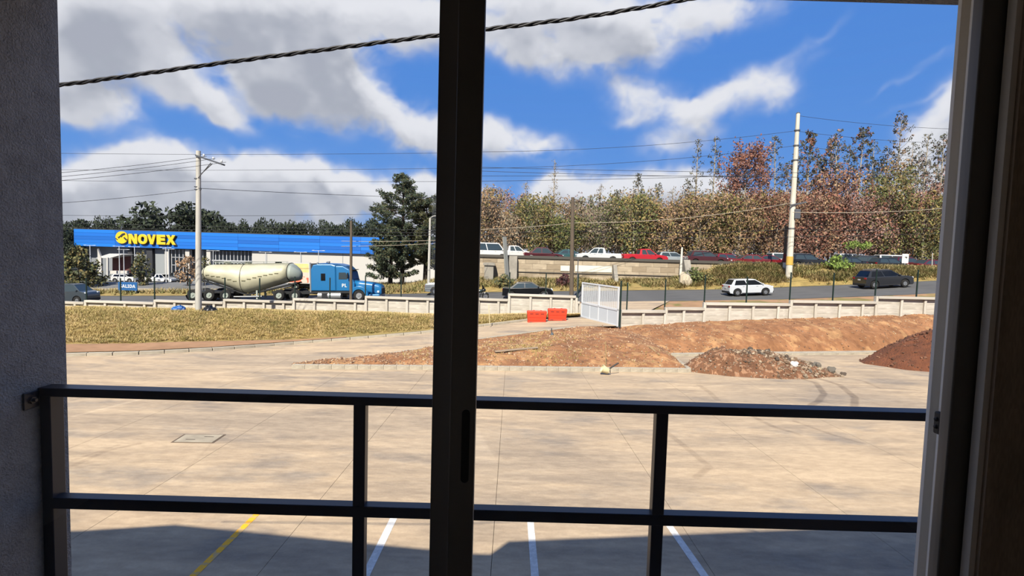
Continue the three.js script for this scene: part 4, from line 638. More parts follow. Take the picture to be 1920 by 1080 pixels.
  part('cargo_box', [box(0.9, w, 0.75, yT, -2.2, 0)], mat(0x2a2b2a, 0.8), bt); part('white_edge', box(0.75, 0.9, 0.75, yT, -2.2, 0.02), mat(0xe8e6e0, 0.7), bt);
  const pr = tex(128, 128, (u, v) => { const a = tfbm(u, v, 4, 3, 7), b = tfbm(u, v, 5, 3, 21); return v > 0.55 ? [238, 190 + 40 * a, 110 + 60 * b] : b > 0.52 ? [226, 96 + 40 * a, 86] : [240, 205, 190]; }, true, [1, 1]);
  part('printed_panel', new THREE.PlaneGeometry(2.4, yT - 0.9).translate(-0.45, (yT + 0.8) / 2, 0.02), mat(0xffffff, 0.6, 0, { map: pr }), bt, 'panel with orange and yellow print'); part('panel_body', box(-1.7, 0.75, 0.75, yT, -2.2, 0), mat(0xd8d4cc, 0.7), bt);
  part('under_frame', box(-1.6, w, 0.45, 0.75, -1.9, -0.3), mDarkSteel, bt); for (const x of [-0.8, w - 0.6]) for (const z of [-0.25, -1.95]) { const q = addWheel(bt, x, 0.45, z, 0.45, 0.3, mGreyDish); }
}

// ================================================================ THE BLUE STORE AND ITS FORECOURT
const font = await new FontLoader().loadAsync('fonts/droid/droid_sans_bold.typeface.json');
const SD = 112;                                             // distance of the shop front
const sx = (px, py = 470) => at(px, py, SD).x, sy = (py, px = 400) => at(px, py, SD).y;
{
  const st = thing('store_building', 'long store with bright blue fascia and yellow lettering', 'building');
  const mFascia = [mat(0x0d72d8, 0.45, 0.05), mat(0x0a68c8, 0.45, 0.05), mat(0x117ce2, 0.45, 0.05)], mWall = mat(0xeeebe4, 0.8, 0, { map: rep(patchTex, 0.05) }), mGreyW = mat(0x8d9298, 0.85), mDark = mat(0x2c2f36, 0.6), mGl = mat(0x1c232c, 0.12), mMull = mat(0xd8dade, 0.5);
  const x0 = sx(139, 443), x1 = sx(830, 460), z = -SD, yt = sy(436.6, 400), yb = sy(468.2, 400), gr = -4.2;
  part('body', box(x0 + 0.3, x1, gr, yt - 0.15, z - 32, z - 2.6), mGreyW, st);
  part('roof', box(x0 - 0.2, x1 + 0.3, yt + 0.02, yt + 0.16, z - 32, z - 0.2), mat(0x3a3c3e, 0.8), st);
  // fascia of long metal panels
  const rows = 5, cols = 9, ph = (yt - yb) / rows, pw = (x1 - x0) / cols, r = rngOf(3);
  for (let i = 0; i < cols; i++) for (let j = 0; j < rows; j++) part('fascia_panel', bx(pw - 0.03, ph - 0.03, 0.12, x0 + pw * (i + 0.5), yb + ph * (j + 0.5), z - 0.06), mFascia[Math.floor(r() * 3)], st);
  part('fascia_back', box(x0, x1, yb, yt, z - 2.2, z - 0.13), mat(0x0c4c96, 0.6), st, 'dark blue backing of the fascia');
  part('fascia_end', box(x0 - 0.06, x0 + 0.02, yb, yt, z - 3, z), mFascia[1], st);
  // the name in yellow letters with dark edges, and the round emblem
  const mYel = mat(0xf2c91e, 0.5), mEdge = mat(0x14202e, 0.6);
  const lx0 = sx(243.5, 447), lx1 = sx(331, 450), lb = sy(458.3, 287), lt = sy(439.8, 287), word = 'NOVEX', cw = (lx1 - lx0) / 5;
  for (let i = 0; i < 5; i++) {
    const g = new TextGeometry(word[i], { font, size: 1, depth: 0.16, curveSegments: 6, bevelEnabled: true, bevelThickness: 0.03, bevelSize: 0.055, bevelSegments: 1 }); g.computeBoundingBox(); const b = g.boundingBox, w = b.max.x - b.min.x, h = b.max.y - b.min.y;
    g.translate(-b.min.x, -b.min.y, 0); g.scale(cw * (i === 1 || i === 4 ? 1.02 : 0.93) / w, (lt - lb) / h, 1.2); const gx = lx0 + i * cw + 0.05;
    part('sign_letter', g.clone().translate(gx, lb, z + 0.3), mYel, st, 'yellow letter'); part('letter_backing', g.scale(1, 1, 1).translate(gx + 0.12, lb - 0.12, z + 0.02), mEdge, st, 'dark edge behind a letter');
  }
  const ex = sx(230.5, 445), ey = sy(445.3, 231), R = (sy(433.6, 231) - sy(456.5, 231)) / 2;
  part('emblem', [new THREE.CylinderGeometry(R, R, 0.3, 30).rotateX(Math.PI / 2).translate(ex, ey, z + 0.25)], mYel, st, 'round yellow emblem');
  const sh = (pts, d) => extr(pts.map(([a, b]) => [ex + a * R, ey + b * R]), 0.1).translate(0, 0, z + 0.42);
  part('emblem_mark', [sh([[-0.62, 0.02], [-0.3, 0.2], [0.1, 0.62], [0.55, 0.75], [0.62, 0.5], [0.2, 0.3], [0.05, 0.05], [-0.2, 0.1], [-0.45, -0.2]]), sh([[0.45, 0.1], [0.95, -0.35], [0.75, -0.5], [0.35, -0.1]]), sh([[-0.95, -0.1], [-0.6, -0.35], [-0.65, -0.42], [-0.98, -0.25]])], mEdge, st, 'dark figure on the emblem');
  // shop front below the fascia
  const wall = (a, b, t, bt, dz, m, name = 'wall_panel', th = 0.3, lab) => part(name, box(sx(a, 490), sx(b, 490), sy(bt, (a + b) / 2), sy(t, (a + b) / 2), z - dz - th, z - dz), m, st, lab);
  wall(185, 470, 463, 530, 1.9, mGreyW);
  wall(470, 832, 474, 535, 0.6, mWall, 'wall_panel', 0.4, 'white windowless wall');
  for (const px of [498, 563, 641, 700, 760]) wall(px - 0.5, px + 0.5, 475, 535, 0.57, mGreyW, 'wall_joint', 0.06);
  wall(233, 242, 465, 530, 1.0, mDark, 'pillar', 0.8); wall(242, 271, 466, 520, 1.5, mGreyW); wall(271, 282, 466, 530, 0.6, mDark, 'pillar', 0.9); wall(283, 305, 467, 517, 1.3, mat(0x9aa0a4, 0.85)); wall(305, 311.5, 468, 515, 0.7, mWall, 'pillar', 0.9);
  const glazed = (a, b, t, bt, nx, ny, dz) => { wall(a, b, t, bt, dz + 0.1, mGl, 'glazing', 0.1, 'dark shop glazing'); for (let i = 0; i <= nx; i++) { const p = a + (b - a) * i / nx; wall(p - 0.5, p + 0.5, t, bt, dz, mMull, 'mullion', 0.12); } for (let j = 1; j < ny; j++) { const q = t + (bt - t) * j / ny; wall(a, b, q - 0.4, q + 0.4, dz, mMull, 'transom', 0.12); } };
  glazed(315, 344, 468, 512, 4, 3, 1.2); wall(344, 352, 468, 512, 0.6, mWall, 'pillar', 0.9); glazed(352, 384, 469, 515, 3, 2, 1.4); wall(384.5, 392, 470, 512, 0.5, mWall, 'pillar', 0.9); glazed(392, 468, 471, 513, 11, 2, 1.1); wall(392, 468, 488.3, 490, 0.9, mMull, 'transom', 0.2);
  // porch roof on the left with its white fin
  const cp = thing('entrance_porch', 'small white porch with sloping roof left of the store doors', 'porch'); const pz = -107.5;
  const ps = (px, py) => { const a = at(px, py, 107.5); return [a.x, a.y]; };
  part('fin', extr([ps(184, 466), ps(191, 483), ps(192, 511), ps(185, 511)], 0.4).translate(0, 0, pz), mWall, cp); part('roof', extr([ps(180, 483.5), ps(206, 475.5), ps(230, 477), ps(206, 484)], 3.4).translate(0, 0, pz - 1.6), mat(0xd4d4d4, 0.7), cp);
  part('post', extr([ps(203.5, 483), ps(206, 483), ps(206, 518), ps(203.5, 518)], 0.3).translate(0, 0, pz + 0.4), mWall, cp); part('back_wall', extr([ps(193, 484), ps(228, 480), ps(228, 512), ps(193, 512)], 0.1).translate(0, 0, pz - 2.6), mat(0x6a3b38, 0.8), cp, 'dull red back wall'); part('counter', extr([ps(194, 508), ps(228, 508), ps(228, 514), ps(194, 514)], 0.6).translate(0, 0, pz - 1.8), mWall, cp);
  // light poles on the forecourt
  const mPole = mat(0xd9dde0, 0.5, 0.2);
  const lamp = (px, top, bot, d, head, label) => { const a = at(px, bot, d), b = at(px, top, d); a.y = heightIn(store0, a.x, a.z) ?? a.y; const o = thing('light_pole', label, 'light pole', 'forecourt light poles', V(a.x, a.y, a.z)); const h = b.y - a.y; part('pole', rod(V(0, 0, 0), V(0, h, 0), 0.09, 0.06, 8), mPole, o); part('arm', rod(V(-head, h, 0), V(head, h, 0), 0.035, 0.035, 6), mPole, o); for (const k of [-1, 1]) part('lamp_head', rbx(0.5, 0.1, 0.24, 0.03, k * (head + 0.1), h + 0.02, 0), mPole, o); };
  [[170, 460, 517, 'slim white light pole right of the leafy shrub'], [224.5, 462, 524, 'slim white light pole under the round emblem'], [233, 468, 528, 'shorter white light pole just right of the emblem pole'], [253, 463, 516, 'slim white light pole under the letter N'], [311.5, 464, 514, 'slim white light pole under the letter E'], [317, 467, 531, 'taller white light pole under the letter X']].forEach(([px, t, b, l]) => lamp(px, t, b, 98, 0.75, l));
  [[400, 470, 505, 'slim white light pole right of the round concrete pole'], [498, 473, 510, 'slim white light pole above the tank'], [563.5, 473, 510, 'slim white light pole above the front of the tank'], [597, 470, 510, 'slim white light pole above the truck exhaust']].forEach(([px, t, b, l]) => lamp(px, t, b + 12, 103, 0.9, l));
  // blue exit sign
  const p0 = at(221.5, 528.5, 55.8), p1 = at(257, 545, 55.8), gy = heightIn(farVerge, at(239, 540, 55.8).x, -55.8) ?? at(240, 556, 55.8).y, cx = (p0.x + p1.x) / 2;
  const sg = thing('exit_sign', 'blue SALIDA exit sign board at the store drive', 'sign', null, V(cx, gy, -55.8));
  const w = p1.x - p0.x, ya = p1.y - gy, yc = p0.y - gy; part('board', box(-w / 2, w / 2, ya, yc, -0.08, 0.0), mat(0x1b5f9e, 0.5), sg); for (const k of [-1, 1]) part('leg', box(k * w * 0.42 - 0.05, k * w * 0.42 + 0.05, 0, ya, -0.08, 0), mat(0x9aa0a6, 0.5, 0.4), sg);
  const tg = new TextGeometry('SALIDA', { font, size: 0.34, depth: 0.02, curveSegments: 3 }); tg.computeBoundingBox(); tg.translate(-(tg.boundingBox.max.x) / 2, (ya + yc) / 2 - 0.16, 0.002); part('lettering', tg, mat(0xe9f0f6, 0.6), sg, 'white letters SALIDA');
}

// ================================================================ TREES, SHRUBS, GRASS
const mLeaf = new THREE.MeshStandardMaterial({ color: swatch(0xffffff), roughness: 0.85, vertexColors: true, side: THREE.DoubleSide });
const mBark = mat(0x8d7f70, 0.95, 0, { map: rep(patchTex, 3) }), mBarkPale = mat(0xcabda8, 0.95, 0, { map: rep(patchTex, 3) }), mBarkDark = mat(0x3c332b, 0.95);
class Leaves {
  constructor(seed) { this.r = rngOf(seed); this.pos = []; this.col = []; this.nor = []; }
  // one leaf blade: a folded quad of length s
  add(x, y, z, s, pal, narrow = 0.6) {
    const r = this.r, a = r() * 6.283, t = Math.acos(2 * r() - 1), dx = Math.sin(t) * Math.cos(a), dy = Math.cos(t), dz = Math.sin(t) * Math.sin(a);
    let ux = dy, uy = -dx, uz = 0; const l = Math.hypot(ux, uy) || 1; ux /= l; uy /= l; if (r() < 0.5) { const k = ux; ux = dy * uz - dz * uy; uy = dz * k - dx * uz; uz = dx * uy - dy * k; }
    const h = s / 2, w = s * narrow / 2, c = pal[Math.floor(r() * pal.length)], v = 0.7 + 0.6 * r();
    const p = [[x - dx * h, y - dy * h, z - dz * h], [x + ux * w, y + uy * w, z + uz * w], [x + dx * h, y + dy * h, z + dz * h], [x - ux * w, y - uy * w, z - uz * w]];
    for (const k of [0, 1, 2, 0, 2, 3]) { this.pos.push(...p[k]); this.col.push(c[0] * v, c[1] * v, c[2] * v); }
  }
  clump(x, y, z, rad, n, s, pal, flat = 1, narrow = 0.6) { const r = this.r; for (let i = 0; i < n; i++) { const a = r() * 6.283, c = 2 * r() - 1, q = Math.cbrt(r()) * rad, h = Math.sqrt(1 - c * c); this.add(x + q * h * Math.cos(a), y + q * c * flat, z + q * h * Math.sin(a), s * (0.7 + 0.6 * r()), pal, narrow); } }
  geo() { const g = new THREE.BufferGeometry(); g.setAttribute('position', new THREE.Float32BufferAttribute(this.pos, 3)); g.setAttribute('color', new THREE.Float32BufferAttribute(this.col, 3)); g.computeVertexNormals(); return g; }
}
const PAL = {
  rust: [[0.325, 0.125, 0.0813], [0.263, 0.106, 0.075], [0.375, 0.169, 0.106], [0.213, 0.0938, 0.0688]],
  brown: [[0.378, 0.231, 0.126], [0.308, 0.196, 0.112], [0.462, 0.294, 0.161], [0.238, 0.154, 0.098]],
  mauve: [[0.378, 0.224, 0.182], [0.308, 0.175, 0.147], [0.448, 0.28, 0.217], [0.224, 0.14, 0.119]],
  olive: [[0.237, 0.2, 0.0625], [0.3, 0.237, 0.075], [0.175, 0.163, 0.0562], [0.35, 0.25, 0.0875]],
  green: [[0.11, 0.143, 0.0385], [0.154, 0.176, 0.0495], [0.0825, 0.11, 0.033], [0.209, 0.209, 0.066]],
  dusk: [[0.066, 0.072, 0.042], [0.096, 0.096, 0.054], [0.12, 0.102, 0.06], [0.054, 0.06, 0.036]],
  grey: [[0.28, 0.224, 0.154], [0.224, 0.196, 0.126], [0.336, 0.266, 0.182]],
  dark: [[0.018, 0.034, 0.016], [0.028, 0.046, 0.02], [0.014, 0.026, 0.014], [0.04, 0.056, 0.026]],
  conifer: [[0.045, 0.075, 0.04], [0.065, 0.09, 0.045], [0.03, 0.052, 0.03], [0.11, 0.11, 0.045]],
  coniferO: [[0.10, 0.105, 0.04], [0.14, 0.13, 0.05], [0.065, 0.078, 0.034]],
  lime: [[0.20, 0.30, 0.05], [0.26, 0.36, 0.07], [0.15, 0.23, 0.04]],
  shrub: [[0.06, 0.08, 0.03], [0.10, 0.11, 0.035], [0.16, 0.15, 0.05], [0.22, 0.17, 0.06], [0.05, 0.06, 0.03]],
};
// a slender plantation tree: straight pale stem, rising branches, leaf clusters; thin at the top, fuller below
function plantationTree(seed, h, R, o) {
  const r = rngOf(seed), lv = new Leaves(seed + 7), stem = [], lean = [(r() - 0.5) * 0.04, (r() - 0.5) * 0.04], twigs = [];
  const sp = (t) => V(lean[0] * h * t * t + 0.12 * Math.sin(t * 5 + seed), h * t, lean[1] * h * t * t + 0.1 * Math.cos(t * 4 + seed));
  for (let i = 0; i < 8; i++) stem.push(rod(sp(i / 8), sp((i + 1) / 8), mix(0.19, 0.03, i / 8), mix(0.19, 0.03, (i + 1) / 8), 7));
  const nb = o.branches ?? 46;
  for (let i = 0; i < nb; i++) {
    const t = mix(o.low ?? 0.12, 0.985, Math.pow((i + r() * 0.6) / nb, 0.92)), a = i * 2.399 + r() * 0.7, base = sp(t);
    const prof = o.shape === 'full' ? Math.pow(Math.sin(Math.PI * clamp(0.12 + 0.88 * (1 - t))), 0.7) * 1.05 : look([[0, 0.8], [0.15, 1], [0.4, 0.85], [0.55, 0.55], [0.8, 0.42], [1, 0.12]], t);
    const L = R * prof * (0.75 + 0.5 * r()), rise = mix(0.35, 1.25, t) + 0.25 * (r() - 0.5);
    const tip = base.clone().add(V(Math.cos(a) * L, L * rise, Math.sin(a) * L)), midp = base.clone().lerp(tip, 0.5).add(V(0, -0.08 * L, 0));
    twigs.push(rod(base, midp, mix(0.055, 0.02, t), 0.022, 4), rod(midp, tip, 0.022, 0.008, 4));
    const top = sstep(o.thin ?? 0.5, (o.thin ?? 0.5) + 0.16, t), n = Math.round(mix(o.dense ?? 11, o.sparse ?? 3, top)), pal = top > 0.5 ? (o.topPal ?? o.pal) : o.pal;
    for (let k = 0; k < n; k++) { const f = top > 0.5 ? mix(0.55, 1.0, r()) : mix(0.15, 1.08, Math.sqrt(r())), p = f < 0.5 ? base.clone().lerp(midp, f * 2) : midp.clone().lerp(tip, f * 2 - 1); const rad = mix(0.62, 0.3, top) * (o.puff ?? 1); lv.clump(p.x + (r() - 0.5) * rad, p.y + (r() - 0.5) * rad, p.z + (r() - 0.5) * rad, rad, Math.round(mix(10, 8, top)), o.leaf ?? 0.27, r() < (o.mixShare ?? 0.15) ? (o.mixPal ?? pal) : pal); }
  }
  return { stem: fit(stem), twigs: fit(twigs), leaves: lv.geo() };
}
function plantTree(name, parts, label, group, pos, turn, scale = 1, bark = mBarkPale) {
  const t = thing(name, label, 'tree', group, pos, turn); t.scale.set(scale, 1, scale);
  part('trunk', parts.stem, bark, t); if (parts.twigs) stuff(part('branches', parts.twigs, bark, t)); const f = new THREE.Mesh(parts.leaves, mLeaf); f.name = 'foliage'; t.add(f); stuff(f); return t;
}
{
  const words = ['first', 'second', 'third', 'fourth', 'fifth', 'sixth', 'seventh', 'eighth', 'ninth', 'tenth', 'eleventh', 'twelfth', 'thirteenth', 'fourteenth', 'fifteenth', 'sixteenth', 'seventeenth', 'eighteenth', 'nineteenth', 'twentieth', 'twenty-first', 'twenty-second', 'twenty-third', 'twenty-fourth', 'twenty-fifth', 'twenty-sixth', 'twenty-seventh', 'twenty-eighth', 'twenty-ninth', 'thirtieth', 'thirty-first', 'thirty-second', 'thirty-third', 'thirty-fourth', 'thirty-fifth', 'thirty-sixth'];
  // [sight line, top in the photograph, distance, look, crown radius]
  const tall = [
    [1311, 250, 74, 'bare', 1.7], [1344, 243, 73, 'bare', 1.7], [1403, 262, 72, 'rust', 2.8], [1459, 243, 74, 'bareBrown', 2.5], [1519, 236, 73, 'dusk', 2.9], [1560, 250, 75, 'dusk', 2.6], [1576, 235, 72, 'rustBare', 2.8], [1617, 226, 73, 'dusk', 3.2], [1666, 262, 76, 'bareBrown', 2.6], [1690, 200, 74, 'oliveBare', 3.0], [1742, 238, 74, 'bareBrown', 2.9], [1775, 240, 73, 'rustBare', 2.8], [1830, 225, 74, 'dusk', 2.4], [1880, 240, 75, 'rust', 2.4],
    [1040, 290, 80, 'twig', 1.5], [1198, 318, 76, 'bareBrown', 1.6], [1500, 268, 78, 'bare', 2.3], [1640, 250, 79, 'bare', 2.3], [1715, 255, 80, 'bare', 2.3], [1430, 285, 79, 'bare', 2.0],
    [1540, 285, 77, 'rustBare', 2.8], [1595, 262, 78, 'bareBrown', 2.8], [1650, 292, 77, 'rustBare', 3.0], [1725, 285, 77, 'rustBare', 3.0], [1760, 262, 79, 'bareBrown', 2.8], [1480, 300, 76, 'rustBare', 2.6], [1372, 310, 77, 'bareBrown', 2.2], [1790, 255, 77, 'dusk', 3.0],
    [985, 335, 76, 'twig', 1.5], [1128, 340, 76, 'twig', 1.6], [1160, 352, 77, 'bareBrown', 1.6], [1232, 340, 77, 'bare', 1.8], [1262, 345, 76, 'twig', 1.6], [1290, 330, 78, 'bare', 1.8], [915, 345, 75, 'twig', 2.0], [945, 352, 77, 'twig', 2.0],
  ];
  const low = [
    [890, 360, 70, 'brown', 3.0], [926, 352, 73, 'grey', 2.8], [962, 410, 70, 'grey', 2.6], [1000, 384, 70.5, 'olive', 2.8], [1036, 406, 73, 'grey', 2.4], [1062, 420, 70, 'green', 2.4], [1090, 408, 72, 'grey', 2.4], [1124, 384, 70.5, 'greyGreen', 2.7], [1160, 396, 73, 'grey', 2.5], [1190, 380, 71, 'olive', 2.7], [1222, 400, 73, 'brown', 2.5], [1252, 394, 70.5, 'brown', 2.8], [1284, 390, 72, 'brown', 2.7], [1318, 372, 70.2, 'brown', 2.8], [1352, 378, 72, 'olive', 2.7], [1388, 384, 70.2, 'brown', 2.8],
    [1424, 378, 72, 'brown', 2.8], [1460, 372, 70.4, 'rustLow', 2.8], [1500, 380, 72, 'mauve', 2.8], [1536, 372, 70.2, 'rustLow', 3.0], [1572, 320, 72, 'rustLow', 3.0], [1610, 378, 70.8, 'mauve', 3.0], [1648, 384, 72.4, 'mauve', 3.0], [1672, 318, 71.2, 'olive', 2.8], [1700, 372, 72.6, 'mauve', 3.0], [1736, 378, 70.4, 'olive', 3.0], [1770, 366, 72, 'brown', 3.0], [1812, 372, 70.6, 'mauve', 3.0], [1860, 372, 72, 'olive', 3.0],
  ];
  const back = []; for (let i = 0; i < 26; i++) back.push([880 + i * 40, 398 - (i % 3) * 12, 82 + (i % 4) * 2, ['brown', 'grey', 'mauve', 'olive'][i % 4], 3.2]);
  const SET = {
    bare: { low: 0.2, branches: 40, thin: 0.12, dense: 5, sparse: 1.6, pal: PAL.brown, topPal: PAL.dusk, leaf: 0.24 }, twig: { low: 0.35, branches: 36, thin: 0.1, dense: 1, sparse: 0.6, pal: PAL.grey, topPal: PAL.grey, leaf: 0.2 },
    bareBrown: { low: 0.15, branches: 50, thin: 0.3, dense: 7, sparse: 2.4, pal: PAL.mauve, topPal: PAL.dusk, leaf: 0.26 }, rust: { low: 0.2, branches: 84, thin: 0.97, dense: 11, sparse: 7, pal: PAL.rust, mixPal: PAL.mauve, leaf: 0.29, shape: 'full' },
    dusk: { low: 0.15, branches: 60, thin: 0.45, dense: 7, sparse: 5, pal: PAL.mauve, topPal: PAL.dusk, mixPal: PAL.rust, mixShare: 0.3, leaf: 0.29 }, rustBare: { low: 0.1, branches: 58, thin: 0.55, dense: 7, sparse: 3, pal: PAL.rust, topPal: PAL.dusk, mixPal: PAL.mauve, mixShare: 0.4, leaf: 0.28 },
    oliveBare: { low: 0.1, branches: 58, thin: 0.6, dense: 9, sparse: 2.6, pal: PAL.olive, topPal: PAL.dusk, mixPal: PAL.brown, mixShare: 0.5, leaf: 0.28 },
    brown: { branches: 52, thin: 0.9, dense: 8, sparse: 4, pal: PAL.brown, mixPal: PAL.olive, mixShare: 0.3, leaf: 0.3, puff: 1.15, low: 0.14, shape: 'full' }, grey: { branches: 52, thin: 0.7, dense: 9, sparse: 3, pal: PAL.grey, mixPal: PAL.brown, mixShare: 0.4, leaf: 0.27, puff: 1.1, low: 0.14 },
    olive: { branches: 54, thin: 0.85, dense: 8, sparse: 5, pal: PAL.olive, mixPal: PAL.green, mixShare: 0.45, leaf: 0.31, puff: 1.15, low: 0.14, shape: 'full' }, green: { branches: 48, thin: 0.9, dense: 8, sparse: 5, pal: PAL.green, mixPal: PAL.olive, mixShare: 0.3, leaf: 0.3, puff: 1.1, low: 0.14, shape: 'full' },
    greyGreen: { branches: 54, thin: 0.8, dense: 7, sparse: 4, pal: PAL.grey, mixPal: PAL.green, mixShare: 0.45, leaf: 0.28, low: 0.14, shape: 'full' },
    rustLow: { branches: 52, thin: 0.9, dense: 8, sparse: 5, pal: PAL.rust, mixPal: PAL.brown, mixShare: 0.45, leaf: 0.3, puff: 1.15, low: 0.13, shape: 'full' }, mauve: { branches: 52, thin: 0.85, dense: 8, sparse: 4, pal: PAL.mauve, mixPal: PAL.rust, mixShare: 0.35, leaf: 0.29, puff: 1.15, low: 0.13, shape: 'full' },
  };
  const LOOK = { bare: 'nearly bare tall thin tree', twig: 'leafless tall thin tree', bareBrown: 'tall sparse brown tree', rust: 'tall dense rust-red tree', dusk: 'tall narrow tree with dark leaf tufts', rustBare: 'tall reddish tree with thin top', oliveBare: 'tallest olive tree with thin top', brown: 'bushy brown-leaved tree', grey: 'bushy grey-brown tree', olive: 'bushy olive-green tree', green: 'bushy green tree', greyGreen: 'bushy grey-green tree', rustLow: 'bushy rust-brown tree', mauve: 'bushy pinkish-brown tree' };
  const cache = new Map();
  const build = (list, name, where, group) => [...list].sort((a, b) => a[0] - b[0]).forEach(([px, top, d, kind, R], i) => {
    const b = at(px, top, d), h0 = (b.y - LOTS) * (SET[kind].shape === 'full' ? 0.84 : 0.95), hq = Math.max(4, Math.round(h0 / 1.5) * 1.5), key = kind + hq + (i % 2) + Math.round(R * 2);
    if (!cache.has(key)) cache.set(key, plantationTree(100 + cache.size * 13, hq, R, SET[kind]));
    const t = plantTree(name, cache.get(key), `${LOOK[kind]}, ${words[i]} from the left ${where}`, group, V(b.x, (heightIn(lot, b.x, -d) ?? LOTS) - 0.02, -d), i * 1.7, 1); t.scale.y = h0 / hq;
  });
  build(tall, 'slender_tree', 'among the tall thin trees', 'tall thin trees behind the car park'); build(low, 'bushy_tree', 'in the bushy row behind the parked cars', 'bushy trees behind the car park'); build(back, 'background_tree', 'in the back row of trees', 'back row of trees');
  // small bright green tree over the dark SUV
  const lv = new Leaves(77), p = at(1608, 480, 67.8), hh = at(1608, 452, 67.8).y - LOTS; for (let k = 0; k < 26; k++) { const a = k * 2.4, q = 0.3 + 1.2 * Math.sqrt(k / 26); lv.clump(q * Math.cos(a), hh - 0.5 + 0.25 * Math.sin(k), q * Math.sin(a) * 0.7, 0.42, 20, 0.25, PAL.lime, 0.8); }
  plantTree('small_tree', { stem: rod(V(0, 0, 0), V(0, hh - 0.5, 0), 0.14, 0.08, 7), leaves: lv.geo() }, 'small bright green round tree above the dark SUV', null, V(p.x, LOTS, p.z), 0, 1, mBarkDark);
}
// ---- conifers beside the store
function conifer(seed, h, R, pal, opts = {}) {
  const r = rngOf(seed), lv = new Leaves(seed + 3), stem = [rod(V(0, 0, 0), V(0.1, h * 0.5, 0), 0.3, 0.2, 8), rod(V(0.1, h * 0.5, 0), V(0.0, h, 0), 0.2, 0.03, 8)], tw = [], nb = opts.branches ?? 60;
  for (let i = 0; i < nb; i++) {
    const t = mix(opts.low ?? 0.2, 0.98, (i + r()) / nb), a = i * 2.4 + r(), L = R * look(opts.prof ?? [[0, 0.9], [0.4, 1], [0.7, 0.6], [1, 0.08]], t) * (0.55 + 0.7 * r()), base = V(0.1 * (1 - t), h * t, 0), rise = (opts.rise ?? 0.25) * (r() - 0.1);
    const tip = base.clone().add(V(Math.cos(a) * L, L * rise, Math.sin(a) * L)); tw.push(rod(base, tip, 0.06, 0.015, 4));
    const n = Math.round(5 + L * 5.4); for (let k = 0; k < n; k++) { const f = mix(0.2, 1.04, Math.sqrt(r())), p = base.clone().lerp(tip, f); p.y -= 0.12 * L * Math.sin(f * 3) ; lv.clump(p.x, p.y, p.z, 0.42 * (opts.puff ?? 1), 12, opts.leaf ?? 0.34, pal, 0.7, 0.35); }
  }
  return { stem: fit(stem), twigs: fit(tw), leaves: lv.geo() };
}
{
  const gnd = (x, z) => heightIn(farVerge, x, z) ?? heightIn(store0, x, z) ?? 0;
  const put = (px, top, d, R, pal, seed, label, o) => { const b = at(px, top, d), y = gnd(b.x, b.z); plantTree('conifer', conifer(seed, b.y - y, R, pal, o), label, 'conifers beside the store', V(b.x, y, b.z), seed, 1, mBarkDark); };
  put(757, 323, 63.5, 3.6, PAL.conifer, 401, 'tall dark cypress with ragged tip between truck and window stile', { low: 0.24, branches: 78, prof: [[0, 0.7], [0.3, 0.95], [0.6, 0.95], [0.72, 1.0], [0.8, 0.45], [1, 0.12]], rise: 0.5 });
  put(733, 420, 63, 2.6, PAL.conifer, 402, 'lower dark cypress crown just right of the blue truck', { low: 0.16, branches: 60, prof: [[0, 0.9], [0.5, 1], [1, 0.2]] });
  put(800, 372, 64.5, 3.0, PAL.coniferO, 403, 'olive-tinged conifer beside the window stile', { low: 0.2, branches: 66, prof: [[0, 0.8], [0.5, 1], [0.8, 0.8], [1, 0.25]], rise: 0.45 });
  put(835, 360, 66, 3.0, PAL.coniferO, 404, 'olive-tinged conifer behind the window stiles', { low: 0.2, branches: 56, rise: 0.4 });
}
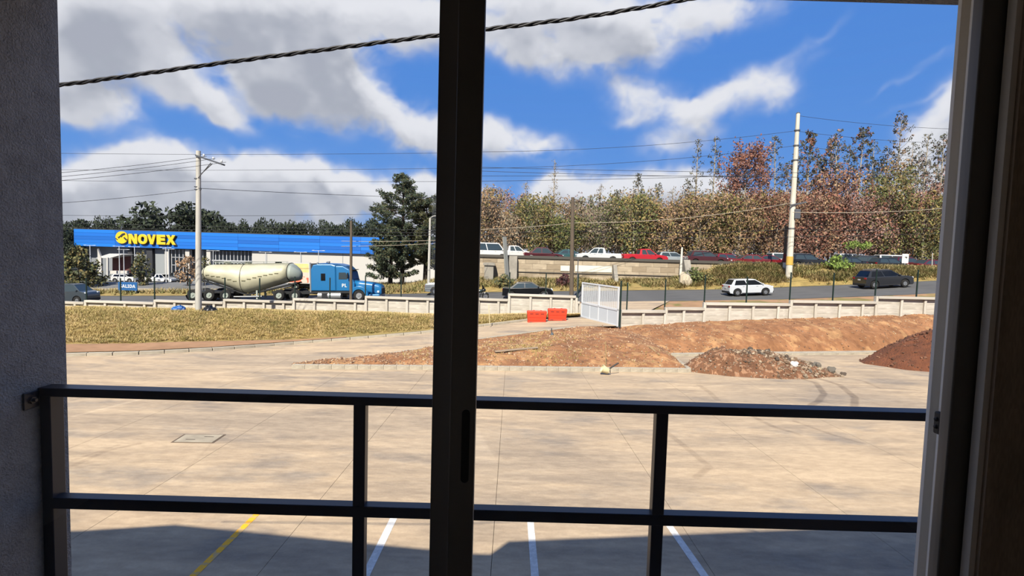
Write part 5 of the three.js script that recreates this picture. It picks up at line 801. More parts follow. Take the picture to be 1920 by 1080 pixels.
// ---- dark broad trees behind the store
function broad(seed, w, h, pal, n = 40) {
  const r = rngOf(seed), lv = new Leaves(seed), tw = [];
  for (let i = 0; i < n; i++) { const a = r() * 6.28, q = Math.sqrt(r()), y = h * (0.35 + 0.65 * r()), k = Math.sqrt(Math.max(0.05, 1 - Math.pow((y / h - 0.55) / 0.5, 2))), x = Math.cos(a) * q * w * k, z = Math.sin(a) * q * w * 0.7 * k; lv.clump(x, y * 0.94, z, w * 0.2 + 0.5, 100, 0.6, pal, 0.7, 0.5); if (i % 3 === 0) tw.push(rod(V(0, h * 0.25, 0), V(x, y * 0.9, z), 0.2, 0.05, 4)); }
  return { stem: rod(V(0, -3, 0), V(0, h * 0.6, 0), 0.5, 0.25, 8), twigs: fit(tw), leaves: lv.geo() };
}
{
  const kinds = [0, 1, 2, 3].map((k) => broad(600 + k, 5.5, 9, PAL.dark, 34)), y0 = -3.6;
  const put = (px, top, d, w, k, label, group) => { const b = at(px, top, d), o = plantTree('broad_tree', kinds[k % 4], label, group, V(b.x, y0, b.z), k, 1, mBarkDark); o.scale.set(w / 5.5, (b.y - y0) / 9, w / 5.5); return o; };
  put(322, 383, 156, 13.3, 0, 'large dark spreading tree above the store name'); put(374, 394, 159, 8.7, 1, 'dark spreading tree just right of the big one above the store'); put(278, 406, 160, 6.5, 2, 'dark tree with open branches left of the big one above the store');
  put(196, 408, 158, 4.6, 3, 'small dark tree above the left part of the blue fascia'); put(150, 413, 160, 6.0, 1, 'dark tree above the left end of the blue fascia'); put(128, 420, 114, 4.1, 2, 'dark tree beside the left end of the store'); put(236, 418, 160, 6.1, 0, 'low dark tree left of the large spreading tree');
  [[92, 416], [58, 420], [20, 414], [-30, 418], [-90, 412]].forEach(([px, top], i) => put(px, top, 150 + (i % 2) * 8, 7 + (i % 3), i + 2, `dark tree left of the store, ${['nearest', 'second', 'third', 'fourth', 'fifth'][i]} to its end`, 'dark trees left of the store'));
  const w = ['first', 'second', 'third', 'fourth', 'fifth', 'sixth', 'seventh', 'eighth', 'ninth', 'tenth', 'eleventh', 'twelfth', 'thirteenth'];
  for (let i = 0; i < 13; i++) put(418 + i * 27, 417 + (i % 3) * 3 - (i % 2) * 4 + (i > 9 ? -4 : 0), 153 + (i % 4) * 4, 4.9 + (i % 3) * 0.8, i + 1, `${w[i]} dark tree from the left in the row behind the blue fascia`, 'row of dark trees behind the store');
}
// ---- shrubs and young trees at the store drive
{
  const bush = (name, px, top, bot, d, rx, pal, seed, label, n = 40, leaf = 0.3, trunk = 0.2) => { const a = at(px, bot, d), b = at(px, top, d), h = b.y - a.y, lv = new Leaves(seed), r = rngOf(seed + 1); for (let i = 0; i < n; i++) { const q = Math.sqrt(r()), t = r(), an = r() * 6.28, k = Math.sin(Math.PI * clamp(0.12 + 0.86 * t)); lv.clump(Math.cos(an) * q * rx * k, h * (trunk + (1 - trunk) * t), Math.sin(an) * q * rx * k, 0.42, 22, leaf, pal); } const y = heightIn(store0, a.x, a.z) ?? heightIn(farVerge, a.x, a.z) ?? a.y; const o = plantTree(name, { stem: rod(V(0, Math.min(0, y - a.y), 0), V(0, h * 0.9, 0), 0.09, 0.03, 6), leaves: lv.geo() }, label, null, V(a.x, a.y, a.z), 0, 1, mBarkDark); return o; };
  bush('leafy_tree', 148, 466, 548, 60, 2.3, PAL.shrub, 701, 'leafy olive tree at the far left beside the wall', 90, 0.36, 0.12); bush('leafy_tree', 176, 502, 548, 60.6, 1.3, PAL.shrub, 702, 'lower leafy bush just right of the far-left tree', 36, 0.3, 0.1);
  bush('young_tree', 266, 474, 546, 61.5, 1.0, PAL.shrub, 703, 'slim young tree right of the blue exit sign', 44, 0.28, 0.15); bush('young_tree', 352, 478, 545, 61.5, 1.3, PAL.brown, 704, 'young brownish tree just left of the round concrete pole', 34, 0.26, 0.25); bush('young_tree', 384, 486, 540, 62, 0.9, PAL.shrub, 705, 'young tree just right of the round concrete pole', 30, 0.26, 0.2);
  bush('dark_shrub', 1056, 518, 543, 56.5, 0.6, [[0.08, 0.02, 0.025], [0.05, 0.02, 0.02], [0.11, 0.035, 0.03]], 706, 'dark red leafy plant below the retaining wall left of the brown pole', 16, 0.34, 0.1);
  bush('dark_shrub', 945, 520, 546, 55.8, 1.3, PAL.shrub, 707, 'green shrub at the foot of the leaning slab', 26, 0.32, 0.05); bush('roadside_shrub', 1568, 484, 508, 58, 1.5, PAL.lime, 708, 'yellow-green shrub on the bank above the road', 30, 0.3, 0.05); bush('roadside_shrub', 1302, 506, 536, 56.5, 1.2, PAL.green, 709, 'green shrub right of the broken footing', 26, 0.3, 0.05); bush('roadside_shrub', 1325, 512, 536, 56.2, 0.8, PAL.olive, 710, 'small olive shrub on the bank left of the white hatchback', 16, 0.3, 0.05);
}
// ---- grass and weeds: blades nobody could count
function tuftGeo(seed, blades, w, lean) { const r = rngOf(seed), pos = []; for (let i = 0; i < blades; i++) { const a = r() * 6.28, l = lean * (0.4 + r()), h = 0.6 + 0.5 * r(), x = (r() - 0.5) * 0.5, z = (r() - 0.5) * 0.5, cx = Math.cos(a + 1.57) * w, cz = Math.sin(a + 1.57) * w; pos.push(x - cx, 0, z - cz, x + cx, 0, z + cz, x + Math.cos(a) * l, h, z + Math.sin(a) * l); } const g = new THREE.BufferGeometry(); g.setAttribute('position', new THREE.Float32BufferAttribute(pos, 3)); g.computeVertexNormals(); return g; }
function meadow(name, label, surf, n, pick, hRange, pal, seed, category = 'grass') {
  const r = rngOf(seed), { nu, nv, pos } = surf.userData, w = nu + 1, m = new THREE.InstancedMesh(tuftGeo(seed, 7, 0.07, 0.85), mat(0xffffff, 0.9), n), M = new THREE.Matrix4(), Q = new THREE.Quaternion(), c = new THREE.Color(); let k = 0, tries = 0;
  while (k < n && tries++ < n * 12) {
    const u = r() * nu, v = r() * nv, i = Math.min(nu - 1, Math.floor(u)), j = Math.min(nv - 1, Math.floor(v)), a = (j * w + i) * 3, fu = u - i, fv = v - j, P = (q) => mix(mix(pos[a + q], pos[a + 3 + q], fu), mix(pos[a + w * 3 + q], pos[a + w * 3 + 3 + q], fu), fv), x = P(0), y = P(1), z = P(2), s = pick(x, z, u / nu, v / nv);
    if (r() > s) continue;
    const h = mix(hRange[0], hRange[1], Math.pow(r(), 1.6)); Q.setFromAxisAngle(V(0, 1, 0), r() * 6.28); M.compose(V(x, y - 0.01, z), Q, V(h * 1.3, h, h * 1.3)); m.setMatrixAt(k, M);
    const f = fbm(x * 0.5 + seed, z * 0.5, 3), p = pal[Math.floor(clamp(f * 1.3 - 0.15 + 0.25 * (r() - 0.5)) * 0.999 * pal.length)], g = 0.75 + 0.5 * r(); m.setColorAt(k, c.setRGB(p[0] * g, p[1] * g, p[2] * g)); k++;
  }
  m.count = k; m.name = numbered(name); scene.add(m); stuff(m); m.userData.label = label; m.userData.category = category; return m;
}
const STRAW = [[0.66, 0.48, 0.20], [0.56, 0.42, 0.15], [0.78, 0.58, 0.27], [0.46, 0.37, 0.12], [0.66, 0.49, 0.21], [0.38, 0.32, 0.105]], WEED = [[0.24, 0.24, 0.08], [0.36, 0.30, 0.115], [0.48, 0.36, 0.16], [0.29, 0.27, 0.09], [0.44, 0.32, 0.15]];
meadow('bank_grass', 'dry straw-coloured grass covering the bank', bank, 52000, (x, z, u, v) => (v > 0.03 + 0.05 * sstep(-12, -18, x) + 0.06 * fbm(x * 0.8, 3.3, 3) && v < 0.95 ? look([[0, 1], [0.86, 1], [1, 0.8]], u) * (v < 0.1 ? 0.4 : 1) * (x < -28 ? 0.2 : 1) : 0), [0.1, 0.22], STRAW, 21);
meadow('roadside_weeds', 'mixed dry and green weeds on the bank across the road', farVerge, 26000, (x, z, u, v) => (v > 0.12 ? (x > 60 || x < -50 ? 0 : x > 17 ? 1 : x > -4 ? 0.55 * sstep(0.15, 0.4, v) : x > -24 ? 0.8 : v > 0.33 ? 0 : 0.3) : 0.05) * sstep(0.3, 0.5, fbm(x * 0.3, z * 0.4, 3)), [0.2, 0.65], WEED, 22);
meadow('earth_weeds', 'thin dry weed tufts scattered on the bare earth', earth, 3600, (x, z, u, v) => (u > 0.08 && u < 0.55 ? 0.12 * sstep(0.5, 0.62, fbm(x * 0.5, z * 0.6 + 3, 3)) + Math.exp(-Math.pow((x - 1.3) / 1.7, 2) - Math.pow((z + 27) / 2.6, 2)) * sstep(0.4, 0.6, fbm(x * 1.6, z * 1.6, 3)) : 0), [0.04, 0.1], STRAW, 23);

// ================================================================ POLES AND WIRES
const mPoleC = mat(0xe2dfd6, 0.85, 0, { map: rep(patchTex, 2) }), mPoleW = mat(0x77695a, 0.95, 0, { map: rep(patchTex, 4) }), mWire = mat(0x22252a, 0.7), mWireL = mat(0xb8ab96, 0.7), mSteelG = mat(0x6c7076, 0.5, 0.5), mPorc = mat(0xd8dde0, 0.3);
const pole = (px0, y0, px1, y1, d, r0, r1, m, label, n = 14) => { const a = at(px0, y0, d), b = at(px1, y1, d), o = thing('utility_pole', label, 'utility pole', 'utility poles', a); part('shaft', rod(V(0, -0.4, 0), b.clone().sub(a), r0, r1, n), m, o); return [o, b.sub(a)]; };
{
  let pd = 26; for (; pd < 40; pd += 0.02) { const q = at(372, 582, pd), hq = heightIn(bank, q.x, q.z); if (hq !== null && hq >= q.y - 0.03) break; }
  if (pd > 39) pd = 33;
  const k = pd / 1000, [p, t] = pole(372, 582, 372, 283, pd, 0.19, 0.135, mPoleC, 'round pale concrete pole with crossarm on the grass bank');
  const h = t.y, X = (px) => (px - 372) * k, Yp = (py) => h - (py - 283) * k;
  const arm0 = V(0.0, Yp(292), 0.15), arm1 = V(X(428), Yp(309), 0.6);
  part('crossarm', [beam(arm0, arm1, 0.07, 0.09), beam(arm0.clone().add(V(0, -0.0, -0.3)), arm1.clone().add(V(0, 0, -0.3)), 0.07, 0.09)], mSteelG, p); part('brace', rod(V(X(376), Yp(333), 0.12), V(X(404), Yp(306), 0.38), 0.025, 0.025, 6), mSteelG, p); part('brace', rod(V(X(376), Yp(326), -0.1), V(X(402), Yp(306), 0.1), 0.025, 0.025, 6), mSteelG, p);
  for (const f of [0.28, 0.64, 0.95]) { const q = arm0.clone().lerp(arm1, f).add(V(0, 0.1, -0.1)); part('insulator', [rod(q, q.clone().add(V(0, 0.08, 0)), 0.05, 0.07, 10), rod(q.clone().add(V(0, 0.08, 0)), q.clone().add(V(0, 0.16, 0)), 0.075, 0.04, 10)], mPorc, p); }
  for (const py of [334, 349, 354]) part('band', new THREE.CylinderGeometry(0.17, 0.17, 0.06, 14).translate(0, Yp(py), 0), mSteelG, p); part('bracket', rbx(0.14, 0.12, 0.1, 0.02, 0.2, Yp(353), 0.05), mSteelG, p);
  pole(658, 560, 658.5, 414, 46, 0.13, 0.1, mPoleW, 'dark thin wooden pole in front of the blue truck cab');
  const [sl, st] = pole(803.5, 536, 806.5, 409, 58, 0.17, 0.11, mPoleC, 'thin pale street-light pole beside the window stile'); part('lamp_arm', tube([st.clone(), st.clone().add(V(0.35, 0.22, 0)), st.clone().add(V(1.2, 0.25, 0))], 0.05, 12, 6), mPoleC, sl); part('lamp_head', rbx(0.7, 0.14, 0.3, 0.05, st.x + 1.45, st.y + 0.23, 0), mSteelG, sl);
  pole(1071.5, 562, 1074, 370, 47.4, 0.2, 0.15, mPoleW, 'brown wooden pole in front of the retaining wall'); pole(1082, 562, 1084, 486, 47.8, 0.05, 0.04, mSteelG, 'thin steel pole just right of the brown pole');
  const [rp, rt] = pole(1478, 533, 1496.5, 213, 56, 0.34, 0.19, mat(new THREE.Color(0xd2ccbc), 0.85, 0, { map: rep(patchTex, 2) }), 'tall leaning pale concrete pole at the roadside', 16);
  const on = (py) => rt.clone().multiplyScalar((533 - py) / 320); part('painted_band', rod(on(496), on(480), 0.352, 0.345, 16), mat(0xd8b050, 0.8), rp, 'faded yellow band'); part('plinth', rbx(2.0, 0.5, 1.2, 0.06, -0.2, 0.1, 0.1), mPoleC, rp, 'concrete plinth');
  const ca = on(382); part('crossarm', beam(ca.clone().add(V(-0.4, -0.1, 0.35)), ca.clone().add(V(1.2, 0.25, 0.35)), 0.1, 0.14), mSteelG, rp); part('transformer_bracket', rbx(0.6, 1.0, 0.3, 0.06, on(400).x + 0.35, on(400).y, 0.3), mSteelG, rp); part('cap', rod(rt, rt.clone().add(V(0, 0.12, 0)), 0.21, 0.12, 12), mSteelG, rp);
  for (const py of [245, 273, 300, 428]) part('band', rod(on(py), on(py - 2), 0.3, 0.3, 14), mSteelG, rp);
  const [wp, wt] = pole(1470, 524, 1474, 424, 57.6, 0.18, 0.14, mPoleW, 'short brown wooden pole just left of the leaning pale pole'); part('painted_band', rod(wt.clone().multiplyScalar(0.18), wt.clone().multiplyScalar(0.32), 0.182, 0.178, 12), mat(0xe8e4da, 0.8), wp, 'white band'); part('painted_band', rod(wt.clone().multiplyScalar(0.32), wt.clone().multiplyScalar(0.48), 0.178, 0.172, 12), mat(0x7c2a2c, 0.8), wp, 'dull red band');
}
function wire(a, b, da, db, sag, r, m, label, group) { const p = at(...a, da), q = at(...b, db), pts = []; for (let i = 0; i <= 12; i++) { const t = i / 12, v = p.clone().lerp(q, t); v.y -= sag * 4 * t * (1 - t); pts.push(v); } return solo('overhead_wire', tube(pts, r, 24, 5), m, label, 'wire', group); }
const rank = ['topmost', 'second from top', 'third from top', 'fourth from top', 'fifth from top', 'sixth from top', 'seventh from top', 'eighth from top', 'ninth from top', 'lowest'];
{
  const L1 = 'thin dark wire running left from the round concrete pole', L2 = 'long thin dark wire crossing the sky in the left pane', L3 = 'thin dark wire crossing in front of the blue store and dark trees', R1 = 'thin dark wire fixed to the leaning pale pole', R2 = 'thin dark wire crossing the sky in the right pane', R3 = 'pale thin cable in front of the bushy trees';
  for (const [i, [a, b]] of [[[60, 328], [388, 293]], [[60, 336], [404, 297]], [[60, 343], [424, 304]], [[60, 384], [372, 355]]].entries()) wire(a, b, 26, 31, 0.08, 0.012, mWire, `${L1}, ${rank[i]}`, 'wires to the round pole');
  for (const [i, [a, b, s]] of [[[60, 287], [880, 286], 0.15], [[60, 318], [880, 315], 0.12], [[60, 338], [880, 340], 0.1], [[372, 353], [880, 372], 0.1], [[60, 403], [880, 398], 0.2]].entries()) wire(a, b, a[0] > 300 ? 31 : 52, 52, s, 0.016, mWire, `${L2}, ${rank[i]}`, 'long wires over the store');
  for (const [i, [a, b, s]] of [[[60, 416], [880, 432], 0.1], [[60, 424], [880, 437], 0.1], [[400, 434], [880, 440], 0.2], [[640, 452], [880, 448], 0.1], [[640, 462], [880, 452], 0.1]].entries()) wire(a, b, 47, 47, s, 0.018, a[0] > 500 ? mWireL : mWire, `${L3}, ${rank[i]}`, 'low wires by the store');
  for (const [i, [a, b, s, d]] of [[[880, 285], [1495, 245], 0.5, 52], [[880, 316], [1493, 273], 0.5, 52], [[1497, 217], [1840, 243], 0.3, 56], [[1495, 246], [1840, 270], 0.3, 56], [[1493, 273], [1840, 296], 0.3, 56]].entries()) wire(a, b, d, 56, s, 0.018, mWire, ['thin dark wire left of the leaning pale pole, upper of two', 'thin dark wire left of the leaning pale pole, lower of two', 'thin dark wire from the very top of the leaning pale pole to the right', 'thin dark wire right of the leaning pale pole, second from its top', 'thin dark wire right of the leaning pale pole, third from its top'][i], 'wires to the leaning pole');
  for (const [i, [a, b, s]] of [[[880, 313], [1840, 324], 0.2], [[880, 320], [1840, 330], 0.3], [[880, 330], [1490, 330], 0.0], [[880, 340], [1490, 326], 0.1], [[880, 392], [1074, 378], 0.05], [[1074, 378], [1490, 384], 0.3], [[880, 436], [1074, 433], 0.05], [[1074, 433], [1482, 430], 0.25], [[1482, 430], [1840, 424], 0.2], [[880, 441], [1840, 434], 0.4]].entries()) wire(a, b, 48, b[0] === 1490 ? 56 : 50, s, 0.019, mWire, `${R2}, ${rank[i]}`, 'wires across the right pane');
  for (const [i, [a, b, s]] of [[[880, 431], [1074, 418], 0.1], [[1074, 418], [1486, 380], 0.5], [[1486, 398], [1840, 384], 0.3]].entries()) wire(a, b, 48, 52, s, 0.026, mWireL, `${R3}, ${['left of the brown pole', 'between brown and leaning pole', 'right of the leaning pole'][i]}`, 'pale cables by the bushy trees');
}

// ================================================================ HEAPS AND SMALL THINGS
// heap: a noisy mound on the yard; plan outline from centre, half sizes and a height profile
function heap(cx, cd, rx, rd, hOf, seed, n = 90) {
  const pos = [], idx = [], uv = [], m = 56;
  for (let i = 0; i <= m; i++) for (let k = 0; k <= n; k++) { const a = k / n * 2 * Math.PI, q = i / m, wob = 1 + 0.16 * (fbm(Math.cos(a) * 2 + seed, Math.sin(a) * 2 + 5, 3) - 0.5) * 2, x = cx + Math.cos(a) * rx * q * wob, d = cd + Math.sin(a) * rd * q * wob; const e = 1 - Math.pow(q, 1.7); const y = yardY(d) - 0.03 * q + e * hOf((x - cx) / rx, (d - cd) / rd) * (1 + 0.5 * (fbm(x * 1.1 + seed, d * 1.1, 3) - 0.5)) + (q < 0.985 ? 0.14 * (fbm(x * 3.2, d * 3.2 + seed, 3) - 0.45) * Math.min(1, (1 - q) * 5) : 0); pos.push(x, y, -d); uv.push(x, d); }
  for (let i = 0; i < m; i++) for (let k = 0; k < n; k++) { const a = i * (n + 1) + k; idx.push(a, a + 1, a + n + 1, a + 1, a + n + 2, a + n + 1); }
  const g = new THREE.BufferGeometry(); g.setAttribute('position', new THREE.Float32BufferAttribute(pos, 3)); g.setAttribute('uv', new THREE.Float32BufferAttribute(uv, 2)); g.setIndex(idx); g.computeVertexNormals(); if (g.attributes.normal.getY(m * 20) < 0) { const ix = []; for (let i = 0; i < idx.length; i += 3) ix.push(idx[i], idx[i + 2], idx[i + 1]); g.setIndex(ix); g.computeVertexNormals(); }
  return { g, pos, n, m };
}
const rocks = [0, 1, 2, 3].map((s) => { const r = rngOf(50 + s), g = new THREE.IcosahedronGeometry(1, 1), p = g.attributes.position, seen = new Map(); for (let i = 0; i < p.count; i++) { const k = [p.getX(i), p.getY(i), p.getZ(i)].map((v) => v.toFixed(3)).join(); if (!seen.has(k)) seen.set(k, 0.7 + 0.5 * r()); const f = seen.get(k); p.setXYZ(i, p.getX(i) * f, p.getY(i) * f * 0.75, p.getZ(i) * f * 0.9); } g.computeVertexNormals(); return g; });
const mHeapBrown = mat(0xffffff, 1, 0, { map: tex(512, 512, (u, v) => { const n = tfbm(u, v, 8, 6, 31, 0.62), m = sstep(0.56, 0.66, tfbm(u, v, 22, 4, 34)); return [mix(96, 150, n) + 46 * m, mix(64, 104, n) + 44 * m, mix(42, 72, n) + 40 * m]; }, true, [0.35, 0.35]), bumpMap: rep(roughBump, 1.4), bumpScale: 0.06 });
const mHeapRed = mat(0xffffff, 1, 0, { map: tex(512, 512, (u, v) => { const n = tfbm(u, v, 8, 6, 41, 0.62); return [mix(88, 142, n), mix(50, 84, n), mix(30, 52, n)]; }, true, [0.35, 0.35]), bumpMap: rep(roughBump, 1.4), bumpScale: 0.07 });
function clods(parent, surf, n, sOf, cols, seed, name = 'gravel') {
  const r = rngOf(seed), m = new THREE.InstancedMesh(rocks[1], mat(0xffffff, 1), n), M = new THREE.Matrix4(), Q = new THREE.Quaternion(), c = new THREE.Color();
  for (let k = 0; k < n; k++) { const i = Math.floor(r() * (surf.pos.length / 3)), x = surf.pos[i * 3] + (r() - 0.5) * 0.14, y = surf.pos[i * 3 + 1], z = surf.pos[i * 3 + 2] + (r() - 0.5) * 0.14, s = sOf(r(), x, -z); Q.setFromEuler(new THREE.Euler(r() * 6, r() * 6, r() * 6)); M.compose(V(x, y + s * 0.2, z), Q, V(s, s, s)); m.setMatrixAt(k, M); const p = cols[Math.floor(r() * cols.length)], f = 0.75 + 0.5 * r(); m.setColorAt(k, c.setRGB(p[0] * f, p[1] * f, p[2] * f)); }
  m.name = name; parent.add(m); return stuff(m);
}
{
  // rubble heap: brown earth on the left, broken stone on the right
  const a = onYard(1300, 704), b = onYard(1578, 704), cx = (a.x + b.x) / 2, cd = 25.6, rx = (b.x - a.x) / 2 + 0.2;
  const hp = heap(cx, cd, rx, 1.9, (u, v) => look([[-1, 1.15], [-0.75, 1.5], [-0.45, 1.35], [0, 0.95], [0.5, 0.85], [0.85, 0.6], [1, 0.35]], u), 3);
  const rub = thing('rubble_heap', 'heap of brown earth and broken stone on the yard edge', 'rubble heap'); part('earth', hp.g, mHeapBrown, rub, 'brown earth of the heap');
  clods(rub, hp, 2600, (q, x) => mix(0.02, 0.07, q * q) * (x > cx ? 1.3 : 0.8), [[0.34, 0.25, 0.17], [0.22, 0.14, 0.09], [0.42, 0.33, 0.24], [0.16, 0.10, 0.06]], 61);
  const r = rngOf(71), mR = [mat(0x6d665c, 0.95), mat(0x9b8b76, 0.95), mat(0xb9a88e, 0.95), mat(0x574b40, 0.95), mat(0x7d6752, 0.95)];
  for (let k = 0; k < 150; k++) { const i = Math.floor(r() * hp.pos.length / 3), x = hp.pos[i * 3]; if ((x - cx) / rx < -0.1 + 0.7 * (r() - 0.5)) continue; const s = 0.07 + 0.11 * r() * r(); const o = part('stone', rocks[k % 4], mR[Math.floor(r() * 5)], rub); o.position.set(x, hp.pos[i * 3 + 1] + s * 0.3, hp.pos[i * 3 + 2]); o.scale.setScalar(s); o.rotation.set(r() * 6, r() * 6, r() * 6); }
  for (const [px, py, s, m] of [[1489, 686, 0.2, mat(0xe2ded6, 0.9)], [1565, 681, 0.22, mR[0]], [1543, 671, 0.2, mR[0]], [1585, 692, 0.16, mR[3]], [1520, 668, 0.17, mR[1]], [1448, 668, 0.16, mR[0]]]) { const p = onYard(px, py); let best = 0, bd = 1e9; for (let i = 0; i < hp.pos.length; i += 3) { const q = at(px, py, -hp.pos[i + 2]), dd = q.distanceTo(V(hp.pos[i], hp.pos[i + 1], hp.pos[i + 2])); if (dd < bd) { bd = dd; best = i; } } const o = part('stone', rocks[Math.floor(px) % 4], m, rub); if (bd < 0.5) o.position.set(hp.pos[best], hp.pos[best + 1] + s * 0.3, hp.pos[best + 2]); else o.position.copy(p).add(V(0, s * 0.5, 0)); o.scale.setScalar(s); }
  // dark reddish heap on the right
  const hx = at(1830, 690, 28.6).x, h2 = heap(hx, 28.8, 5.9, 3.4, () => 2.3, 9, 110), red = thing('earth_heap', 'tall dark red-brown earth heap at the right edge', 'earth heap'); part('earth', h2.g, mHeapRed, red, 'loose dark red-brown earth'); clods(red, h2, 1800, (q) => mix(0.02, 0.09, q * q), [[0.16, 0.07, 0.04], [0.24, 0.12, 0.07], [0.12, 0.055, 0.03]], 62, 'clods');
  // clods on the bare earth and crumbs on the yard beside the heaps
  const crumbs = new THREE.Group(); crumbs.name = 'earth_clods'; scene.add(crumbs); crumbs.userData = { kind: 'stuff', label: 'loose clods and pebbles scattered over the bare earth', category: 'clods' };
  const eg = { pos: earth.userData.pos }; clods(crumbs, eg, 9000, (q) => mix(0.012, 0.06, q * q * q), [[0.44, 0.28, 0.17], [0.30, 0.17, 0.10], [0.52, 0.38, 0.25], [0.24, 0.13, 0.08]], 63, 'clod');
}
// ---- orange barriers by the drive
{
  const mOr = mat(0xe8401c, 0.5), mHole = mat(0x8a2410, 0.7);
  const bar = (px, py, d, turn, label) => { const p = at(px, py, d), h = heightIn(bank, p.x, p.z) ?? p.y; const o = thing('plastic_barrier', label, 'barrier', 'orange barriers', V(p.x, p.y, p.z), turn), L = 1.32, H = 0.8;
    part('shell', [extr([[-L / 2 + 0.06, 0.1], [L / 2 - 0.06, 0.1], [L / 2, H - 0.06], [L / 2 - 0.05, H], [-L / 2 + 0.05, H], [-L / 2, H - 0.06]], 0.34, 0.05), extr([[-L / 2 + 0.05, 0], [L / 2 - 0.05, 0], [L / 2 - 0.08, 0.12], [-L / 2 + 0.08, 0.12]], 0.5, 0.03)], mOr, o);
    for (const x of [-0.36, 0, 0.36]) part('recess', rbx(0.22, 0.07, 0.02, 0.008, x, H - 0.2, 0.172), mHole, o); for (const x of [-0.4, 0.4]) part('fork_slot', rbx(0.22, 0.06, 0.02, 0.008, x, 0.06, 0.245), mHole, o); for (const x of [-0.2, 0.28]) part('fill_cap', rod(V(x, H, 0), V(x, H + 0.03, 0), 0.06, 0.06, 12), mOr, o); part('stiffening_rib', [box(-L / 2 + 0.06, L / 2 - 0.06, 0.36, 0.4, 0.165, 0.19)], mOr, o); };
  bar(1006, 605, 35.2, 0.08, 'orange plastic barrier nearer the dry grass, left of the pair'); bar(1044.5, 600.5, 36.0, 0.08, 'orange plastic barrier nearer the gate, right of the pair');
}
{
  const mWood = mat(0xc9a878, 0.85, 0, { map: rep(patchTex, 2) }), E = (px, py) => { for (let d = 22; d < 40; d += 0.04) { const p = at(px, py, d), h = heightIn(earth, p.x, p.z); if (h !== null && h >= p.y) return V(p.x, h, p.z); } return onYard(px, py); };
  const s0 = at(918, 608, 33.2), s1 = at(916.5, 571, 33.2); solo('wooden_stake', rod(s0, s1, 0.025, 0.025, 6), mat(0xe0d2a8, 0.8), 'thin pale stake standing in the grass beside the drive', 'stake');
  const p0 = E(928, 662), p1 = E(1008, 655); solo('wooden_plank', beam(p0.clone().add(V(0, 0.08, 0)), p1.clone().add(V(0, 0.08, 0)), 0.16, 0.05), mat(0xc6b096, 0.85, 0, { map: rep(patchTex, 1, 6) }), 'long pale plank lying on the bare earth', 'plank');
  const q0 = E(1218, 653), q1 = E(1236, 668); solo('wooden_plank', beam(q0.clone().add(V(0, 0.06, 0)), q1.clone().add(V(0, 0.06, 0)), 0.1, 0.04), mWood, 'short thin batten lying on the bare earth near the kerb corner', 'plank');
  const k0 = E(1136, 690), k1 = at(1135.5, 640, -k0.z); solo('wooden_post', rod(k0, k1, 0.026, 0.026, 8), mWood, 'upright wooden stick standing in the earth behind the kerb', 'stick');
  // small compactor left at the kerb: pale body on the slab with a black handle
  const c = onYard(1138, 702), bk = thing('tipped_bucket', 'small pale bucket with black shovel handle at the kerb', 'bucket', null, c.clone().add(V(0, 0.0, 0.1)));
  part('body', new THREE.LatheGeometry([[0, 0], [0.13, 0], [0.17, 0.3], [0.19, 0.3], [0.19, 0.33], [0.16, 0.33], [0.12, 0.03], [0, 0.03]].map((v) => new THREE.Vector2(...v)), 20).rotateZ(1.2).translate(0.05, 0.17, 0), mat(0xe8dcae, 0.6), bk); part('handle', [rod(V(0.1, 0.3, 0), V(0.48, 0.56, 0), 0.035, 0.035, 8), rod(V(0.12, 0.1, 0.02), V(0.1, 0.34, 0), 0.02, 0.02, 6)], mat(0x17171a, 0.5), bk, 'black handle');
  const t0 = E(1034.5, 628), tp = thing('stub_pipe', 'small dark pipe stub standing at the drive edge', 'pipe', null, t0); part('pipe', rod(V(0, 0, 0), V(-0.02, 0.36, 0), 0.025, 0.025, 8), mat(0x2e3a44, 0.6), tp); part('collar', rod(V(0.02, 0, 0), V(0.02, 0.12, 0), 0.09, 0.06, 10), mat(0x56626c, 0.7), tp);
  // bags on the bank
  const B = (px, py) => { for (let d = 25; d < 41; d += 0.04) { const p = at(px, py, d), h = heightIn(bank, p.x, p.z); if (h !== null && h >= p.y) return V(p.x, h, p.z); } const q = at(px, py, 33); q.y = heightIn(bank, q.x, q.z) ?? q.y; return q; };
  const blob = (seed, w, h, d) => { const g = new THREE.SphereGeometry(1, 28, 20), p = g.attributes.position; for (let i = 0; i < p.count; i++) { const x = p.getX(i), y = p.getY(i), z = p.getZ(i), f = 1 + 0.95 * (fbm(x * 3.2 + seed + 9, y * 2.2 + z * 1.7 + 9, 4) - 0.5); p.setXYZ(i, x * f * w, Math.max(-0.3, y * f) * h + 0.12 * h, z * f * d); } g.computeVertexNormals(); return g; };
  const b1 = B(337, 583), bag = thing('blue_bag', 'crumpled blue tarpaulin bag on the grass bank', 'bag', null, b1); part('sack', blob(1, 0.34, 0.3, 0.28), mat(0x1f63b0, 0.55), bag); part('fold', blob(3, 0.26, 0.2, 0.2).translate(-0.2, 0.04, 0.1), mat(0x2a74c4, 0.55), bag); part('fold', blob(13, 0.2, 0.3, 0.18).translate(0.16, 0.02, 0.08), mat(0x18529a, 0.55), bag);
  const b2 = B(394, 581), bag2 = thing('black_bag', 'black rubbish bag at the foot of the round pole', 'bag', null, b2); part('sack', blob(5, 0.42, 0.3, 0.3), mat(0x0d0e10, 0.4), bag2); part('knot', blob(8, 0.08, 0.1, 0.08).translate(-0.2, 0.3, 0), mat(0x101113, 0.4), bag2);
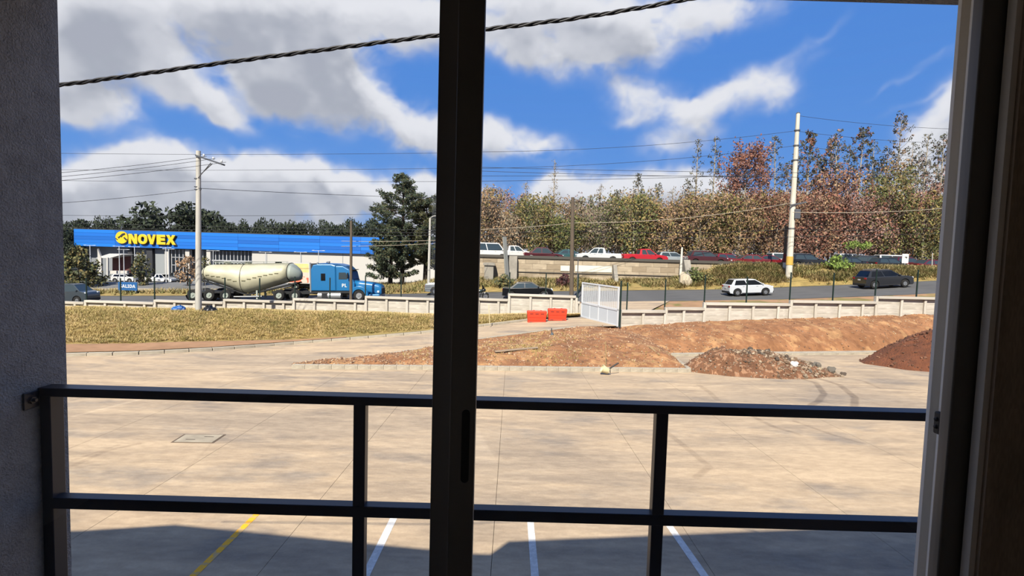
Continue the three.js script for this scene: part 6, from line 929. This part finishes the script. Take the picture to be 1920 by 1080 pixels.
  // white sign on the raised lot
  const g0 = at(1704, 494, 59.6), g1 = at(1704, 476, 59.6), sg = thing('notice_board', 'white notice board at the edge of the raised lot', 'sign', null, V(g0.x, LOT + 0.24, -60.2)), hh = g1.y - LOT - 0.24; part('board', box(-0.36, 0.36, hh - 1.05, hh, -0.03, 0.03), mat(0xf1eee8, 0.7), sg); part('mark', [box(-0.08, 0.2, hh - 0.42, hh - 0.32, 0.03, 0.036), box(0.06, 0.16, hh - 0.52, hh - 0.42, 0.03, 0.036)], mat(0x2c2c2e, 0.7), sg); part('leg', box(-0.04, 0.04, 0, hh - 1.05, -0.02, 0.02), mat(0x9a9a98, 0.6), sg);
  const rp0 = at(1750, 500, 60), rp1 = at(1751, 474, 60); solo('marker_post', rod(V(rp0.x, LOT + 0.24, -60.2), V(rp1.x, rp1.y, -60.2), 0.06, 0.05, 8), mat(0xb9b6ae, 0.7), 'thin grey post on the raised lot beside the right window frame', 'post');
  // motorcycle on the road beside the window stile
  const mp = onRoad(897, 47.6), mo = thing('motorcycle', 'dark motorcycle on the road beside the window stile', 'motorcycle', null, mp, 0); mo.rotation.z = grade(mp.x);
  for (const x of [-0.62, 0.66]) { const w = part('wheel', new THREE.TorusGeometry(0.26, 0.055, 8, 24).translate(x, 0.31, 0), mTyre, mo); part('rim', [rod(V(x, 0.31, -0.05), V(x, 0.31, 0.05), 0.06, 0.06, 10), ...[0, 1, 2].map((k) => beam(V(x + 0.24 * Math.cos(k * 1.047), 0.31 + 0.24 * Math.sin(k * 1.047), 0), V(x - 0.24 * Math.cos(k * 1.047), 0.31 - 0.24 * Math.sin(k * 1.047), 0), 0.02, 0.02))], mRim, w); }
  part('fuel_tank', loft([[-0.1, 0.86, 0.7, 0.08], [0.05, 0.96, 0.68, 0.15], [0.28, 0.97, 0.66, 0.16], [0.42, 0.9, 0.7, 0.1]], 16), paint(0x1b2f2c, 0.25), mo); part('seat', loft([[-0.72, 0.9, 0.82, 0.1], [-0.5, 0.86, 0.76, 0.14], [-0.05, 0.82, 0.7, 0.13]], 14), mat(0x101010, 0.7), mo); part('engine', rbx(0.42, 0.34, 0.28, 0.05, 0.05, 0.45, 0), mat(0x4a4c50, 0.5, 0.5), mo); part('frame', [rod(V(-0.62, 0.31, 0.08), V(-0.1, 0.45, 0.08), 0.025), rod(V(0.45, 0.9, 0), V(-0.5, 0.75, 0), 0.03), rod(V(0.42, 0.85, 0), V(0.2, 0.35, 0), 0.025)], mTrimB, mo);
  part('fork', [rod(V(0.66, 0.31, 0.08), V(0.44, 1.0, 0.08), 0.025), rod(V(0.66, 0.31, -0.08), V(0.44, 1.0, -0.08), 0.025)], mRim, mo); part('handlebar', [rod(V(0.4, 1.04, -0.34), V(0.4, 1.04, 0.34), 0.016)], mTrimB, mo); part('headlight', new THREE.SphereGeometry(0.1, 14, 10).translate(0.56, 0.92, 0), mLamp, mo); part('windscreen', extr([[0.42, 1.0], [0.62, 1.0], [0.46, 1.36], [0.42, 1.36]], 0.34), mAutoGlass, mo); part('fairing', loft([[0.36, 1.02, 0.72, 0.16], [0.55, 1.06, 0.74, 0.18], [0.7, 0.98, 0.8, 0.08]], 14), paint(0x14201e, 0.25), mo); for (const k of [-1, 1]) part('mirror', [rod(V(0.42, 1.04, k * 0.26), V(0.4, 1.22, k * 0.34), 0.01, 0.01, 5), rbx(0.03, 0.08, 0.12, 0.02, 0.4, 1.25, k * 0.36)], mTrimB, mo);
  part('mudguard', [new THREE.TorusGeometry(0.34, 0.04, 6, 14, Math.PI * 0.7).rotateZ(0.5).translate(0.66, 0.31, 0)], paint(0x14201e, 0.25), mo); part('exhaust', rod(V(-0.75, 0.36, -0.16), V(0.1, 0.3, -0.14), 0.05, 0.03, 10), mRim, mo);
}

// ---------------------------------------------------------------- hand over
scene.traverse((o) => { if (o.isMesh) { o.castShadow = true; o.receiveShadow = true; } });
renderer.render(scene, camera);
